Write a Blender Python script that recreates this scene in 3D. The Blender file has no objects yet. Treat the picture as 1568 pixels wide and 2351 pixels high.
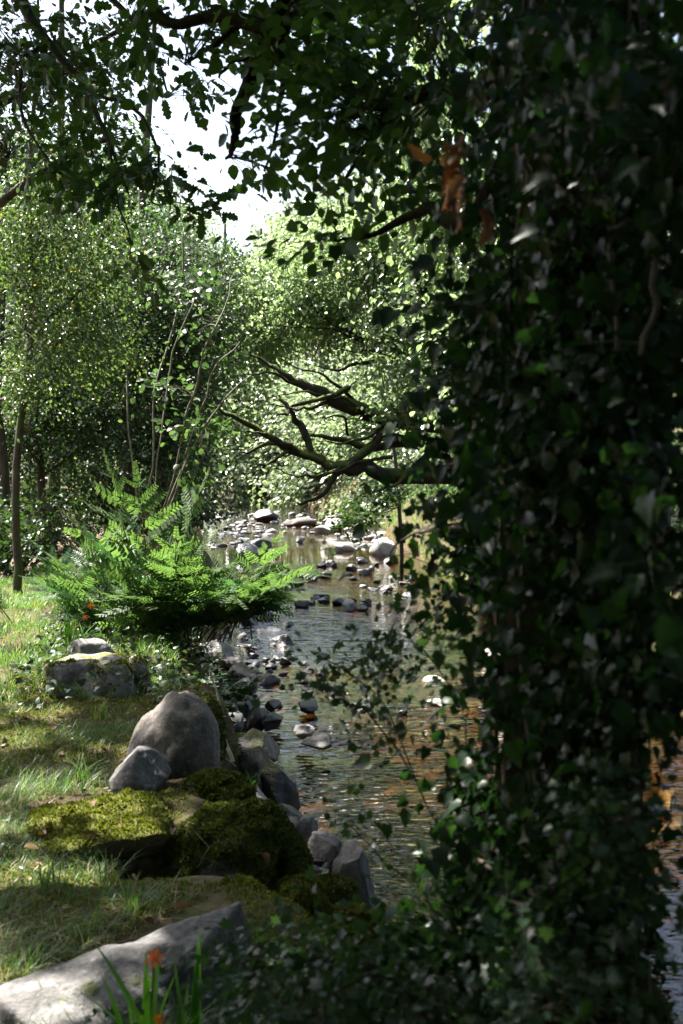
import bpy, bmesh, math, random
import numpy as np
from mathutils import Vector, Matrix
R_ = math.radians
rng = np.random.default_rng(11)
random.seed(11)
sc = bpy.context.scene

# ------------------------------------------------------------------ camera
EYE = 1.6
PITCH = R_(3.53)
cd = bpy.data.cameras.new('camera')
cam = bpy.data.objects.new('camera', cd)
sc.collection.objects.link(cam)
sc.camera = cam
cam.location = (0, 0, EYE)
cam.rotation_euler = (math.pi / 2 - PITCH, 0, 0)
cd.sensor_fit = 'VERTICAL'
cd.sensor_height = 36
cd.sensor_width = 24
cd.lens = 45
cd.clip_start = 0.05
cd.clip_end = 600
cd.dof.use_dof = True
cd.dof.focus_distance = 9.0
cd.dof.aperture_fstop = 4.5
cd.dof.aperture_blades = 9

# ------------------------------------------------------------------ light
SUN_AZ, SUN_EL = R_(-52), R_(56)
SUN = np.array([math.sin(SUN_AZ) * math.cos(SUN_EL), math.cos(SUN_AZ) * math.cos(SUN_EL), math.sin(SUN_EL)])
wd = bpy.data.worlds.new('World')
sc.world = wd
wd.use_nodes = True
nt = wd.node_tree
bg = nt.nodes['Background']
sky = nt.nodes.new('ShaderNodeTexSky')
sky.sky_type = 'NISHITA'
sky.sun_disc = False
sky.sun_elevation = SUN_EL
sky.sun_rotation = SUN_AZ % (2 * math.pi)
sky.air_density = 1.0
sky.dust_density = 4.0
nt.links.new(sky.outputs[0], bg.inputs[0])
bg.inputs[1].default_value = 0.07
sl = bpy.data.lights.new('sun', 'SUN')
sl.energy = 5.0
sl.angle = R_(0.53)
sl.color = (1.0, 0.95, 0.86)
so = bpy.data.objects.new('sun', sl)
sc.collection.objects.link(so)
so.rotation_euler = (SUN_EL - math.pi / 2, 0, -SUN_AZ)
so.location = (-6, 15, 25)
sc.view_settings.view_transform = 'Standard'
sc.view_settings.look = 'None'
sc.view_settings.exposure = 2.5
sc.view_settings.gamma = 1
sc.cycles.use_denoising = True
sc.cycles.max_bounces = 8
sc.cycles.diffuse_bounces = 3
sc.cycles.glossy_bounces = 3
sc.cycles.transmission_bounces = 4
sc.cycles.transparent_max_bounces = 12
sc.cycles.caustics_reflective = False
sc.cycles.caustics_refractive = False
sc.cycles.sample_clamp_indirect = 4

# ------------------------------------------------------------------ helpers
FD = 2938.0            # focal length in pixels of the 1568 x 2351 view used for notes
def W(u, v, d):
    """point seen at (u, v) of the 1568 x 2351 view, d metres ahead"""
    a = (u - 784) / FD
    b = -(v - 1175.5) / FD
    y = math.cos(PITCH) + b * math.sin(PITCH)
    z = b * math.cos(PITCH) - math.sin(PITCH)
    return np.array([a / y * d, d, EYE + z / y * d])
def proj(P):
    P = np.asarray(P, float)
    c, s = math.cos(PITCH), math.sin(PITCH)
    y = P[..., 1]; z = P[..., 2] - EYE
    f = y * c - z * s
    up = y * s + z * c
    f = np.where(f < 1e-3, 1e-3, f)
    return 784 + P[..., 0] / f * FD, 1175.5 - up / f * FD, f
def Wz(u, v, z):
    p = W(u, v, 1.0)
    t = (z - EYE) / (p[2] - EYE)
    return np.array([p[0] * t, t, z])

def _hash(ix, iy, iz, seed):
    h = (ix * 374761393 + iy * 668265263 + iz * 2147483647 + seed * 1274126177) & 0xFFFFFFFF
    h = ((h ^ (h >> 13)) * 1274126177) & 0xFFFFFFFF
    h = h ^ (h >> 16)
    return (h & 0xFFFF) / 65535.0
def vnoise(P, seed=0):
    P = np.asarray(P, float)
    I = np.floor(P).astype(np.int64)
    F = P - I
    F = F * F * (3 - 2 * F)
    r = 0
    for dx in (0, 1):
        for dy in (0, 1):
            for dz in (0, 1):
                w = (F[..., 0] if dx else 1 - F[..., 0]) * (F[..., 1] if dy else 1 - F[..., 1]) * (F[..., 2] if dz else 1 - F[..., 2])
                r = r + w * _hash(I[..., 0] + dx, I[..., 1] + dy, I[..., 2] + dz, seed)
    return r * 2 - 1
def fbm(P, oct=4, seed=0, gain=0.5):
    a, r = 1.0, 0
    P = np.asarray(P, float)
    for o in range(oct):
        r = r + a * vnoise(P * (2 ** o) + 17.3 * o, seed + o)
        a *= gain
    return r

COL = sc.collection
def fast_mesh(name, V, faces, smooth=False):
    me = bpy.data.meshes.new(name)
    V = np.ascontiguousarray(V, dtype=np.float32)
    me.vertices.add(len(V))
    me.vertices.foreach_set('co', V.ravel())
    faces = [np.asarray(f, dtype=np.int32) for f in faces if len(f)]
    loops = np.concatenate([f.ravel() for f in faces])
    tot = np.concatenate([np.full(len(f), f.shape[1], dtype=np.int32) for f in faces])
    start = np.concatenate([[0], np.cumsum(tot)[:-1]]).astype(np.int32)
    me.loops.add(len(loops))
    me.loops.foreach_set('vertex_index', loops)
    me.polygons.add(len(tot))
    me.polygons.foreach_set('loop_start', start)
    me.polygons.foreach_set('loop_total', tot)
    if smooth:
        me.polygons.foreach_set('use_smooth', np.ones(len(tot), dtype=bool))
    me.update(calc_edges=True)
    me.validate()
    return me
def link(name, me, mat=None, parent=None, kind=None, label=None):
    if mat is not None and not me.materials:
        me.materials.append(mat)
    o = bpy.data.objects.new(name, me)
    COL.objects.link(o)
    if parent is not None:
        o.parent = parent
    if kind:
        o['kind'] = kind
    if label:
        o['label'] = label
    return o
def thing(name, label, cat, loc, group=None):
    o = bpy.data.objects.new(name, None)
    o.empty_display_size = 0.1
    COL.objects.link(o)
    o.location = tuple(float(c) for c in loc)
    o['label'] = label
    o['category'] = cat
    if group:
        o['group'] = group
    return o
def tag(o, label, cat, group=None):
    o['label'] = label; o['category'] = cat
    if group: o['group'] = group
    return o
def unit(v):
    v = np.asarray(v, float)
    return v / np.maximum(np.linalg.norm(v, axis=-1, keepdims=True), 1e-9)

class MB:
    """collects tubes and patches, gives one mesh"""
    def __init__(s): s.V = []; s.F = {}; s.n = 0
    def add(s, V, faces):
        for f in faces:
            f = np.asarray(f)
            s.F.setdefault(f.shape[1], []).append(f + s.n)
        s.V.append(np.asarray(V, float)); s.n += len(V)
    def tube(s, pts, rad, sides=6, cap=True):
        pts = np.asarray(pts, float)
        rad = np.broadcast_to(np.asarray(rad, float), (len(pts),))
        n = len(pts)
        T = unit(np.gradient(pts, axis=0))
        ref = np.array([0.3, 0.2, 1.0]) if abs(T[0][2]) < 0.9 else np.array([1.0, 0.2, 0.1])
        X = unit(np.cross(T, ref)); Y = np.cross(T, X)
        a = np.arange(sides) / sides * 2 * math.pi
        V = pts[:, None] + rad[:, None, None] * (np.cos(a)[None, :, None] * X[:, None] + np.sin(a)[None, :, None] * Y[:, None])
        i = np.arange(n - 1)[:, None] * sides; j = np.arange(sides)[None]
        q = np.stack([i + j, i + (j + 1) % sides, i + sides + (j + 1) % sides, i + sides + j], -1).reshape(-1, 4)
        fs = [q]
        if cap and sides in (3, 4):
            fs.append(np.array([[(n - 1) * sides + k for k in range(sides)]]))
        V = V.reshape(-1, 3)
        if cap and sides > 4:
            V = np.vstack([V, pts[-1] + T[-1] * rad[-1] * 0.6])
            k = (n - 1) * sides
            fs.append(np.array([[k + m, k + (m + 1) % sides, n * sides] for m in range(sides)]))
        s.add(V, fs)
    def mesh(s, name, base=None, smooth=False):
        V = np.vstack(s.V)
        if base is not None: V = V - np.asarray(base)
        return fast_mesh(name, V, [np.vstack(f) for f in s.F.values()], smooth)

def curve_pts(ctrl, n=None, seed=0, wob=0.0):
    """smooth (Catmull-Rom) resampling of control rows (x,y,z,r)"""
    C = np.asarray(ctrl, float)
    m = len(C)
    n = n or (m - 1) * 5 + 1
    t = np.linspace(0, m - 1, n)
    i = np.clip(np.floor(t).astype(int), 0, m - 2); f = (t - i)[:, None]
    P0 = C[np.clip(i - 1, 0, m - 1)]; P1 = C[i]; P2 = C[i + 1]; P3 = C[np.clip(i + 2, 0, m - 1)]
    o = 0.5 * ((2 * P1) + (-P0 + P2) * f + (2 * P0 - 5 * P1 + 4 * P2 - P3) * f ** 2 + (-P0 + 3 * P1 - 3 * P2 + P3) * f ** 3)
    if wob:
        q = np.stack([t * 1.3, np.full(n, seed * 3.7), np.zeros(n)], -1)
        for k in range(3):
            o[:, k] += wob * fbm(q + k * 9.1, 3, seed) * np.minimum(1, t / 0.7)
    o[:, 3] = np.maximum(o[:, 3], 0.0015)
    return o

# leaf templates: x across, y along, z up; verts + faces
def tmpl(outline, fold=0.12, curl=0.15):
    """outline: right half points from base to tip (x>0); folded along the midrib, two halves"""
    o = np.array(outline, float)
    n = len(o)
    ys = o[:, 1]
    mid = np.stack([np.zeros(n), ys, np.zeros(n)], -1)
    Rr = np.stack([o[:, 0], ys, o[:, 0] * fold * 2], -1)
    L = Rr * np.array([-1, 1, 1])
    base = np.array([[0, 0, 0.]]); tip = np.array([[0, 1, 0.]])
    V = np.vstack([base, tip, Rr, L])
    V[:, 2] -= curl * V[:, 1] ** 2
    r = [2 + k for k in range(n)]; l = [2 + n + k for k in range(n)]
    return V, [0] + r + [1], [0, 1] + l[::-1]
def tmpl_fan(outline, mid_y, fold=0.12, curl=0.15):
    """lobed leaf: halves fanned to midrib point"""
    o = np.array(outline, float); n = len(o)
    V = [[0, 0, 0], [0, mid_y, 0], [0, 1, 0]]
    for x, y in o: V.append([x, y, x * fold * 2])
    for x, y in o: V.append([-x, y, x * fold * 2])
    V = np.array(V, float)
    V[:, 2] -= curl * V[:, 1] ** 2
    F = []
    r = [0] + [3 + k for k in range(n)] + [2]
    l = [0] + [3 + n + k for k in range(n)] + [2]
    for a, b in zip(r[:-1], r[1:]): F.append([1, a, b])
    for a, b in zip(l[:-1], l[1:]): F.append([1, b, a])
    return V, np.array(F)
def halves(t):
    V, a, b = t
    return V, np.array([a, b])
RHOMB = (np.array([[0, 0, 0], [.33, .45, .08], [0, 1, -.12], [-.33, .45, .08]], float), np.array([[0, 1, 2], [0, 2, 3]]))
OVATE = halves(tmpl([(.27, .22), (.36, .5), (.2, .82)]))
ROUND = halves(tmpl([(.36, .2), (.46, .5), (.3, .85)]))
IVY = tmpl_fan([(.2, -.1), (.4, .0), (.38, .2), (.45, .4), (.3, .56), (.16, .8)], .3, .14, .35)
OAK = tmpl_fan([(.07, .15), (.2, .28), (.12, .36), (.27, .5), (.17, .58), (.27, .74), (.16, .8), (.15, .94)], .55, .1, .2)
HAW = tmpl_fan([(.1, .2), (.42, .4), (.2, .5), (.4, .74), (.16, .76)], .45, .1, .2)
PINN = halves(tmpl([(.2, .1), (.2, .7)], .05, .1))

def frames(T, N):
    Y = unit(T)
    X = unit(np.cross(Y, N))
    Z = np.cross(X, Y)
    return np.stack([X, Y, Z], -1)      # (n,3,3) columns
def leaf_cloud(P, T, N, S, tm):
    V, F = tm
    Rm = frames(T, N)
    co = np.einsum('nij,kj->nki', Rm, V) * S[:, None, None] + P[:, None]
    n, k = len(P), len(V)
    f = (F[None] + (np.arange(n) * k)[:, None, None]).reshape(-1, F.shape[1])
    return co.reshape(-1, 3), f
_tm_cache = {}
def leaf_objs(name, P, T, N, S, tm, mat, parent, base, key):
    if key not in _tm_cache:
        _tm_cache[key] = fast_mesh(name, tm[0], [tm[1]])
        _tm_cache[key].materials.append(mat)
    me = _tm_cache[key]
    Rm = frames(T, N)
    for i in range(len(P)):
        o = bpy.data.objects.new(name, me)
        COL.objects.link(o)
        o.parent = parent
        m = Matrix(Rm[i].tolist()).to_4x4()
        o.matrix_basis = Matrix.Translation(Vector((P[i] - base).tolist())) @ m @ Matrix.Scale(float(S[i]), 4)

# ------------------------------------------------------------------ materials
def mat_new(name):
    m = bpy.data.materials.new(name); m.use_nodes = True
    t = m.node_tree
    for n in list(t.nodes): t.nodes.remove(n)
    return m, t
def nd(t, typ, **kw):
    n = t.nodes.new(typ)
    for k, v in kw.items(): setattr(n, k, v)
    return n
def ramp(t, fac, stops, interp='LINEAR'):
    r = nd(t, 'ShaderNodeValToRGB'); r.color_ramp.interpolation = interp
    e = r.color_ramp.elements
    while len(e) < len(stops): e.new(0.5)
    for i, (p, c) in enumerate(stops):
        e[i].position = p; e[i].color = (*c, 1) if len(c) == 3 else c
    t.links.new(fac, r.inputs[0])
    return r.outputs[0]
def math_(t, op, a, b=None, c=None):
    n = nd(t, 'ShaderNodeMath', operation=op)
    for i, v in enumerate((a, b, c)):
        if v is None: continue
        if isinstance(v, (int, float)): n.inputs[i].default_value = v
        else: t.links.new(v, n.inputs[i])
    return n.outputs[0]
def noise(t, scale, detail=4, rough=.55, vec=None, out=0):
    n = nd(t, 'ShaderNodeTexNoise'); n.inputs['Scale'].default_value = scale
    n.inputs['Detail'].default_value = detail; n.inputs['Roughness'].default_value = rough
    if vec is not None: t.links.new(vec, n.inputs['Vector'])
    return n.outputs[out]
def mixc(t, f, a, b, blend='MIX'):
    n = nd(t, 'ShaderNodeMix', data_type='RGBA', blend_type=blend)
    for i, v in ((0, f), (6, a), (7, b)):
        if isinstance(v, (int, float)): n.inputs[i].default_value = v
        elif isinstance(v, tuple): n.inputs[i].default_value = (*v, 1)
        else: t.links.new(v, n.inputs[i])
    return n.outputs[2]
def bump(t, h, strength=.5, dist=.02, normal=None):
    b = nd(t, 'ShaderNodeBump'); b.inputs['Strength'].default_value = strength; b.inputs['Distance'].default_value = dist
    t.links.new(h, b.inputs['Height'])
    if normal is not None: t.links.new(normal, b.inputs['Normal'])
    return b.outputs[0]
def pos(t):
    return nd(t, 'ShaderNodeNewGeometry').outputs['Position']

def leaf_mat(name, cols, trans=1.6, tfac=.42, rough=.42, spec=.4, yellow=None, tb=.45):
    m, t = mat_new(name)
    g = nd(t, 'ShaderNodeNewGeometry'); oi = nd(t, 'ShaderNodeObjectInfo')
    r = math_(t, 'FRACT', math_(t, 'ADD', g.outputs['Random Per Island'], oi.outputs['Random']))
    n = len(cols)
    stops = [(i / (n - 1) * (.96 if yellow else 1), c) for i, c in enumerate(cols)]
    if yellow: stops += [(.985, yellow)]
    c = ramp(t, r, stops)
    pr = nd(t, 'ShaderNodeBsdfPrincipled')
    t.links.new(c, pr.inputs['Base Color'])
    pr.inputs['Roughness'].default_value = rough
    pr.inputs['Specular IOR Level'].default_value = spec
    tr = nd(t, 'ShaderNodeBsdfTranslucent')
    tc = mixc(t, 1.0, c, (trans * 1.0, trans * 1.1, trans * tb), 'MULTIPLY')
    t.links.new(tc, tr.inputs[0])
    mx = nd(t, 'ShaderNodeMixShader'); mx.inputs[0].default_value = tfac
    t.links.new(pr.outputs[0], mx.inputs[1]); t.links.new(tr.outputs[0], mx.inputs[2])
    o = nd(t, 'ShaderNodeOutputMaterial'); t.links.new(mx.outputs[0], o.inputs[0])
    return m
def solid_mat(name, color_fn, rough=.8, spec=.3):
    m, t = mat_new(name)
    pr = nd(t, 'ShaderNodeBsdfPrincipled'); o = nd(t, 'ShaderNodeOutputMaterial')
    t.links.new(pr.outputs[0], o.inputs[0])
    pr.inputs['Roughness'].default_value = rough; pr.inputs['Specular IOR Level'].default_value = spec
    c, n, r = color_fn(t)
    t.links.new(c, pr.inputs['Base Color'])
    if n is not None: t.links.new(n, pr.inputs['Normal'])
    if r is not None: t.links.new(r, pr.inputs['Roughness'])
    return m

M = {}
M['leaf_beech'] = leaf_mat('leaf_beech', [(.025, .055, .016), (.035, .075, .018), (.05, .10, .022)], 1.7, .40, .38, .35)
M['leaf_oak'] = leaf_mat('leaf_oak', [(.022, .05, .014), (.032, .07, .017), (.045, .09, .02)], 1.6, .40, .4, .3)
M['leaf_yellow'] = leaf_mat('leaf_yellow', [(.042, .07, .026), (.06, .095, .033), (.085, .12, .043)], 1.85, .45, .34, .55, (.20, .15, .03), .6)
M['leaf_wood'] = leaf_mat('leaf_wood', [(.03, .055, .024), (.043, .075, .031), (.06, .098, .042)], 1.75, .42, .38, .45, None, .6)
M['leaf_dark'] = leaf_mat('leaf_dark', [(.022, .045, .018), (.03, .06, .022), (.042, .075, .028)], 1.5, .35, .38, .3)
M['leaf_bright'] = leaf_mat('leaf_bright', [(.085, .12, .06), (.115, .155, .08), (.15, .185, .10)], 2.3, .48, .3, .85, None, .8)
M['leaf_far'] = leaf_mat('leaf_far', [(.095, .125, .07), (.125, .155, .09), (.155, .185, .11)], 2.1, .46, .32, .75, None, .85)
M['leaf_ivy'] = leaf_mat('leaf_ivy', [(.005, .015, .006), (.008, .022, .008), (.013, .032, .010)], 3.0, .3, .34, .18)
M['leaf_haw'] = leaf_mat('leaf_haw', [(.016, .036, .019), (.022, .046, .023), (.032, .06, .029)], 2.1, .34, .34, .3)
M['leaf_dead'] = leaf_mat('leaf_dead', [(.11, .028, .012), (.12, .045, .024), (.20, .10, .065)], 1.5, .25, .6, .2)
M['leaf_litter'] = leaf_mat('leaf_litter', [(.10, .05, .03), (.17, .10, .07), (.26, .19, .15)], 1.2, .2, .6, .2)
M['fern'] = leaf_mat('fern', [(.042, .078, .034), (.058, .10, .04), (.075, .12, .046)], 1.85, .45, .5, .25, None, .5)
M['fern_blue'] = leaf_mat('fern_blue', [(.03, .07, .035), (.04, .09, .042), (.052, .105, .048)], 1.9, .4, .45, .3)
M['grass'] = leaf_mat('grass', [(.04, .09, .03), (.055, .12, .035), (.075, .15, .04), (.10, .17, .05), (.20, .18, .08)], 1.8, .4, .42, .4)
M['straw'] = leaf_mat('straw', [(.24, .19, .10), (.32, .26, .15), (.40, .34, .22)], 1.3, .3, .5, .3)
M['blade'] = leaf_mat('blade', [(.05, .13, .02), (.065, .16, .025), (.085, .19, .03)], 2.2, .45, .35, .5)
M['moss'] = leaf_mat('moss', [(.065, .078, .018), (.10, .11, .025), (.15, .15, .038)], 1.5, .35, .7, .15)
M['moss_dark'] = leaf_mat('moss_dark', [(.035, .05, .013), (.058, .072, .018), (.09, .10, .026)], 1.4, .3, .7, .15)
M['flower'] = leaf_mat('flower', [(.75, .12, .015), (.82, .16, .02)], 1.0, .4, .5, .3)

def bark_fn(dark, light, moss=None, mthr=.5, sc_=1.0):
    def f(t):
        p = pos(t)
        mp = nd(t, 'ShaderNodeMapping'); mp.inputs['Scale'].default_value = (14 * sc_, 14 * sc_, 4 * sc_)
        t.links.new(p, mp.inputs[0])
        n1 = noise(t, 1.6, 6, .65, mp.outputs[0])
        c = ramp(t, n1, [(.3, dark), (.7, light)])
        if moss:
            n2 = noise(t, 2.6, 4, .6, p)
            k = math_(t, 'SUBTRACT', n2, mthr)
            g = nd(t, 'ShaderNodeNewGeometry'); sx = nd(t, 'ShaderNodeSeparateXYZ'); t.links.new(g.outputs['Normal'], sx.inputs[0])
            k = math_(t, 'ADD', k, math_(t, 'MULTIPLY', sx.outputs[2], .22))
            k = ramp(t, math_(t, 'MULTIPLY', k, 6.0), [(0, (0, 0, 0)), (1, (1, 1, 1))])
            c = mixc(t, k, c, moss)
        return c, bump(t, n1, .8, .015), None
    return f
M['bark'] = solid_mat('bark', bark_fn((.03, .024, .018), (.10, .085, .065), (.06, .085, .02), .56))
M['bark_pale'] = solid_mat('bark_pale', bark_fn((.11, .095, .075), (.25, .225, .185), (.10, .12, .05), .58), .7)
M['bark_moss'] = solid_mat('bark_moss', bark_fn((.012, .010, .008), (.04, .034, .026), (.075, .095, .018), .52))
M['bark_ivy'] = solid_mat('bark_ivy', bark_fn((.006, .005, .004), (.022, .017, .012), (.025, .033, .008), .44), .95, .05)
M['vine'] = solid_mat('vine', bark_fn((.05, .038, .028), (.13, .10, .075)), .7)
M['stick'] = solid_mat('stick', bark_fn((.20, .16, .11), (.42, .36, .27)), .7)
M['stem_green'] = leaf_mat('stem_green', [(.10, .15, .03), (.13, .17, .04)], 1.2, .2, .5, .3)

def rock_fn(dark, mid, light, moss=None, mthr=.2, wet=False, mscale=5.0, speck=True, msharp=5.0):
    def f(t):
        tc = nd(t, 'ShaderNodeTexCoord'); oi = nd(t, 'ShaderNodeObjectInfo')
        ofs = nd(t, 'ShaderNodeVectorMath', operation='ADD')
        rv = math_(t, 'MULTIPLY', oi.outputs['Random'], 37.0)
        cb = nd(t, 'ShaderNodeCombineXYZ'); t.links.new(rv, cb.inputs[0]); t.links.new(rv, cb.inputs[1])
        t.links.new(tc.outputs['Object'], ofs.inputs[0]); t.links.new(cb.outputs[0], ofs.inputs[1])
        p = ofs.outputs[0]
        n1 = noise(t, 5.0, 8, .62, p)
        n2 = noise(t, 46.0, 5, .7, p)
        n3 = noise(t, 160.0, 2, .6, p)
        c = ramp(t, n1, [(.28, dark), (.5, mid), (.72, light)])
        c = mixc(t, .85, c, ramp(t, n2, [(.3, (.42, .42, .43)), (.7, (1.45, 1.43, 1.4))]), 'MULTIPLY')
        if speck:
            lv = nd(t, 'ShaderNodeTexVoronoi'); lv.inputs['Scale'].default_value = 22
            t.links.new(p, lv.inputs['Vector'])
            lk = ramp(t, math_(t, 'ADD', lv.outputs['Distance'], math_(t, 'MULTIPLY', n1, .3)), [(.24, (1, 1, 1)), (.36, (0, 0, 0))])
            c = mixc(t, math_(t, 'MULTIPLY', lk, .35), c, tuple(min(1, x * 1.6) for x in light))
        h = math_(t, 'ADD', math_(t, 'MULTIPLY', n2, .5), math_(t, 'ADD', n1, math_(t, 'MULTIPLY', n3, .18)))
        rough = None
        if moss:
            g = nd(t, 'ShaderNodeNewGeometry'); sx = nd(t, 'ShaderNodeSeparateXYZ'); t.links.new(g.outputs['Normal'], sx.inputs[0])
            k = math_(t, 'ADD', math_(t, 'SUBTRACT', noise(t, mscale, 5, .6, p), .62 + mthr), math_(t, 'MULTIPLY', sx.outputs[2], .25))
            k = ramp(t, math_(t, 'MULTIPLY', k, msharp), [(0, (0, 0, 0)), (.6, (1, 1, 1))])
            mc = mixc(t, noise(t, 70, 3, .6, p), tuple(x * .55 for x in moss), tuple(x * 1.5 for x in moss))
            c = mixc(t, k, c, mc)
            h = math_(t, 'ADD', h, math_(t, 'MULTIPLY', k, math_(t, 'ADD', n2, .5)))
            if wet:
                rough = mixc(t, k, (.28, .28, .28), (.8, .8, .8))
        elif wet:
            rough = ramp(t, n1, [(.3, (.2, .2, .2)), (.7, (.45, .45, .45))])
        return c, bump(t, h, .9, .016), rough
    return f
M['rock_grey'] = solid_mat('rock_grey', rock_fn((.07, .066, .07), (.135, .128, .13), (.22, .21, .20)), .75)
M['rock_tan'] = solid_mat('rock_tan', rock_fn((.07, .062, .058), (.12, .107, .096), (.18, .16, .14)), .7)
M['rock_pale'] = solid_mat('rock_pale', rock_fn((.13, .13, .14), (.22, .22, .23), (.36, .36, .36)), .75)
M['rock_blue'] = solid_mat('rock_blue', rock_fn((.10, .10, .11), (.16, .162, .175), (.26, .262, .275)), .75)
M['rock_slab'] = solid_mat('rock_slab', rock_fn((.055, .053, .055), (.125, .12, .12), (.24, .23, .22), (.10, .105, .03), .2, mscale=9.0), .8)
M['rock_boulder'] = solid_mat('rock_boulder', rock_fn((.05, .045, .042), (.125, .11, .098), (.21, .19, .17), (.055, .065, .018), .24, mscale=3.5), .75)
M['rock_mossy'] = solid_mat('rock_mossy', rock_fn((.09, .085, .09), (.17, .165, .165), (.28, .27, .27), (.12, .125, .016), .06), .8)
M['rock_lmoss'] = solid_mat('rock_lmoss', rock_fn((.11, .105, .105), (.20, .19, .19), (.31, .30, .29), (.11, .12, .018), .16), .78)
M['rock_fullmoss'] = solid_mat('rock_fullmoss', rock_fn((.09, .085, .08), (.15, .14, .13), (.24, .22, .2), (.10, .105, .014), -.2), .85)
M['rock_wet'] = solid_mat('rock_wet', rock_fn((.022, .022, .025), (.04, .04, .045), (.075, .073, .075), None, 0, True, speck=False), .35, .5)
M['rock_wetmoss'] = solid_mat('rock_wetmoss', rock_fn((.025, .025, .027), (.05, .05, .052), (.10, .098, .095), (.06, .07, .012), .03, True, speck=False), .4, .5)
M['rock_white'] = solid_mat('rock_white', rock_fn((.24, .23, .22), (.40, .39, .37), (.60, .59, .57), speck=False), .7)  # palest even stone tone
M['rock_bed'] = solid_mat('rock_bed', rock_fn((.03, .02, .009), (.07, .045, .017), (.14, .092, .037), speck=False), .6)

def soil_fn(t):
    p = pos(t)
    n1 = noise(t, 1.1, 5, .6, p); n2 = noise(t, 14, 6, .7, p); n3 = noise(t, 3.3, 4, .6, p)
    c = ramp(t, n2, [(.3, (.035, .026, .016)), (.55, (.085, .06, .038)), (.75, (.17, .125, .08))])
    k = ramp(t, n3, [(.42, (0, 0, 0)), (.6, (1, 1, 1))])
    c = mixc(t, math_(t, 'MULTIPLY', k, .75), c, ramp(t, n2, [(.3, (.035, .05, .012)), (.7, (.10, .115, .022))]))
    return c, bump(t, n2, .9, .03), None
M['soil'] = solid_mat('soil', soil_fn, .9, .15)
def path_fn(t):
    p = pos(t)
    n2 = noise(t, 9, 6, .75, p); n3 = noise(t, 40, 3, .7, p)
    c = ramp(t, n2, [(.3, (.085, .06, .045)), (.55, (.17, .125, .095)), (.75, (.27, .21, .165))])
    c = mixc(t, .5, c, ramp(t, n3, [(.35, (.5, .45, .42)), (.65, (1.3, 1.25, 1.2))]), 'MULTIPLY')
    return c, bump(t, n3, .9, .02), None
M['path'] = solid_mat('path', path_fn, .9, .15)
def bed_fn(t):
    p = pos(t)
    v = nd(t, 'ShaderNodeTexVoronoi'); v.inputs['Scale'].default_value = 7; t.links.new(p, v.inputs['Vector'])
    n2 = noise(t, 5, 6, .7, p); n3 = noise(t, 30, 3, .7, p)
    c = ramp(t, n2, [(.3, (.016, .010, .004)), (.5, (.05, .03, .009)), (.72, (.14, .085, .026))])
    c = mixc(t, .5, c, ramp(t, n3, [(.35, (.45, .42, .4)), (.65, (1.35, 1.3, 1.2))]), 'MULTIPLY')
    h = math_(t, 'SUBTRACT', math_(t, 'MULTIPLY', n3, .4), v.outputs['Distance'])
    return c, bump(t, h, .8, .06), None
M['bed'] = solid_mat('bed', bed_fn, .8, .2)

def water_mat():
    m, t = mat_new('water')
    p = pos(t)
    # the flow runs along y: ripples a little longer across the flow
    mp = nd(t, 'ShaderNodeMapping'); mp.inputs['Scale'].default_value = (1.0, 1.7, 1); t.links.new(p, mp.inputs[0])
    n1 = noise(t, 2.6, 1, .5, mp.outputs[0]); n2 = noise(t, 9.5, 1.2, .5, mp.outputs[0])
    rif = ramp(t, noise(t, .5, 2, .5, p), [(.40, (.16, .16, .16)), (.60, (1, 1, 1))])
    sx = nd(t, 'ShaderNodeSeparateXYZ'); t.links.new(p, sx.inputs[0])
    calm = ramp(t, math_(t, 'DIVIDE', sx.outputs[1], 40.0), [(.12, (.55, .55, .55)), (.18, (1, 1, 1)), (.44, (1, 1, 1)), (.50, (.13, .13, .13)), (.66, (.13, .13, .13)), (.72, (1, 1, 1))])   # the still pool
    rif = math_(t, 'MULTIPLY', rif, calm)
    h = math_(t, 'MULTIPLY', rif, math_(t, 'ADD', math_(t, 'MULTIPLY', n1, .7), math_(t, 'MULTIPLY', n2, .55)))
    nrm = bump(t, h, 1.0, .048)
    fr = nd(t, 'ShaderNodeFresnel'); fr.inputs[0].default_value = 1.33; t.links.new(nrm, fr.inputs[1])
    gl = nd(t, 'ShaderNodeBsdfGlossy'); gl.inputs['Roughness'].default_value = .012; gl.inputs[0].default_value = (1, 1, 1, 1)
    t.links.new(nrm, gl.inputs['Normal'])
    tr = nd(t, 'ShaderNodeBsdfTransparent'); tr.inputs[0].default_value = (.50, .37, .21, 1)
    mx = nd(t, 'ShaderNodeMixShader')
    t.links.new(fr.outputs[0], mx.inputs[0]); t.links.new(tr.outputs[0], mx.inputs[1]); t.links.new(gl.outputs[0], mx.inputs[2])
    o = nd(t, 'ShaderNodeOutputMaterial'); t.links.new(mx.outputs[0], o.inputs[0])
    return m
M['water'] = water_mat()

# ------------------------------------------------------------------ terrain
ZW = -0.6
EL = np.array([[-60, 14], [-20, 6], [-6, 2.6], [0, 1.55], [2, 1.15], [3, .8], [3.8, .35], [4.3, -.05], [5, -.33], [5.7, -.38], [6.5, -.46], [7.5, -.52], [9, -.70], [11.6, -.98], [14.8, -1.2], [21.8, -2.2], [28, -2.9], [33, -3.6], [40, -6.5], [50, -14], [70, -34], [140, -90]], float)
ER = np.array([[-60, 22], [-20, 12], [-6, 8], [0, 6], [3, 4.6], [7, 3.2], [9, 2.5], [11.6, 2.1], [14.8, 1.75], [18, 1.35], [21.8, 1.2], [25, .9], [29, .75], [33, .5], [37, -.8], [44, -4.5], [54, -12], [74, -30], [140, -84]], float)
def xl(y): return np.interp(y, EL[:, 0], EL[:, 1])
def xr(y): return np.interp(y, ER[:, 0], ER[:, 1])
def sstep(a, b, x):
    t = np.clip((x - a) / (b - a), 0, 1)
    return t * t * (3 - 2 * t)
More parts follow.
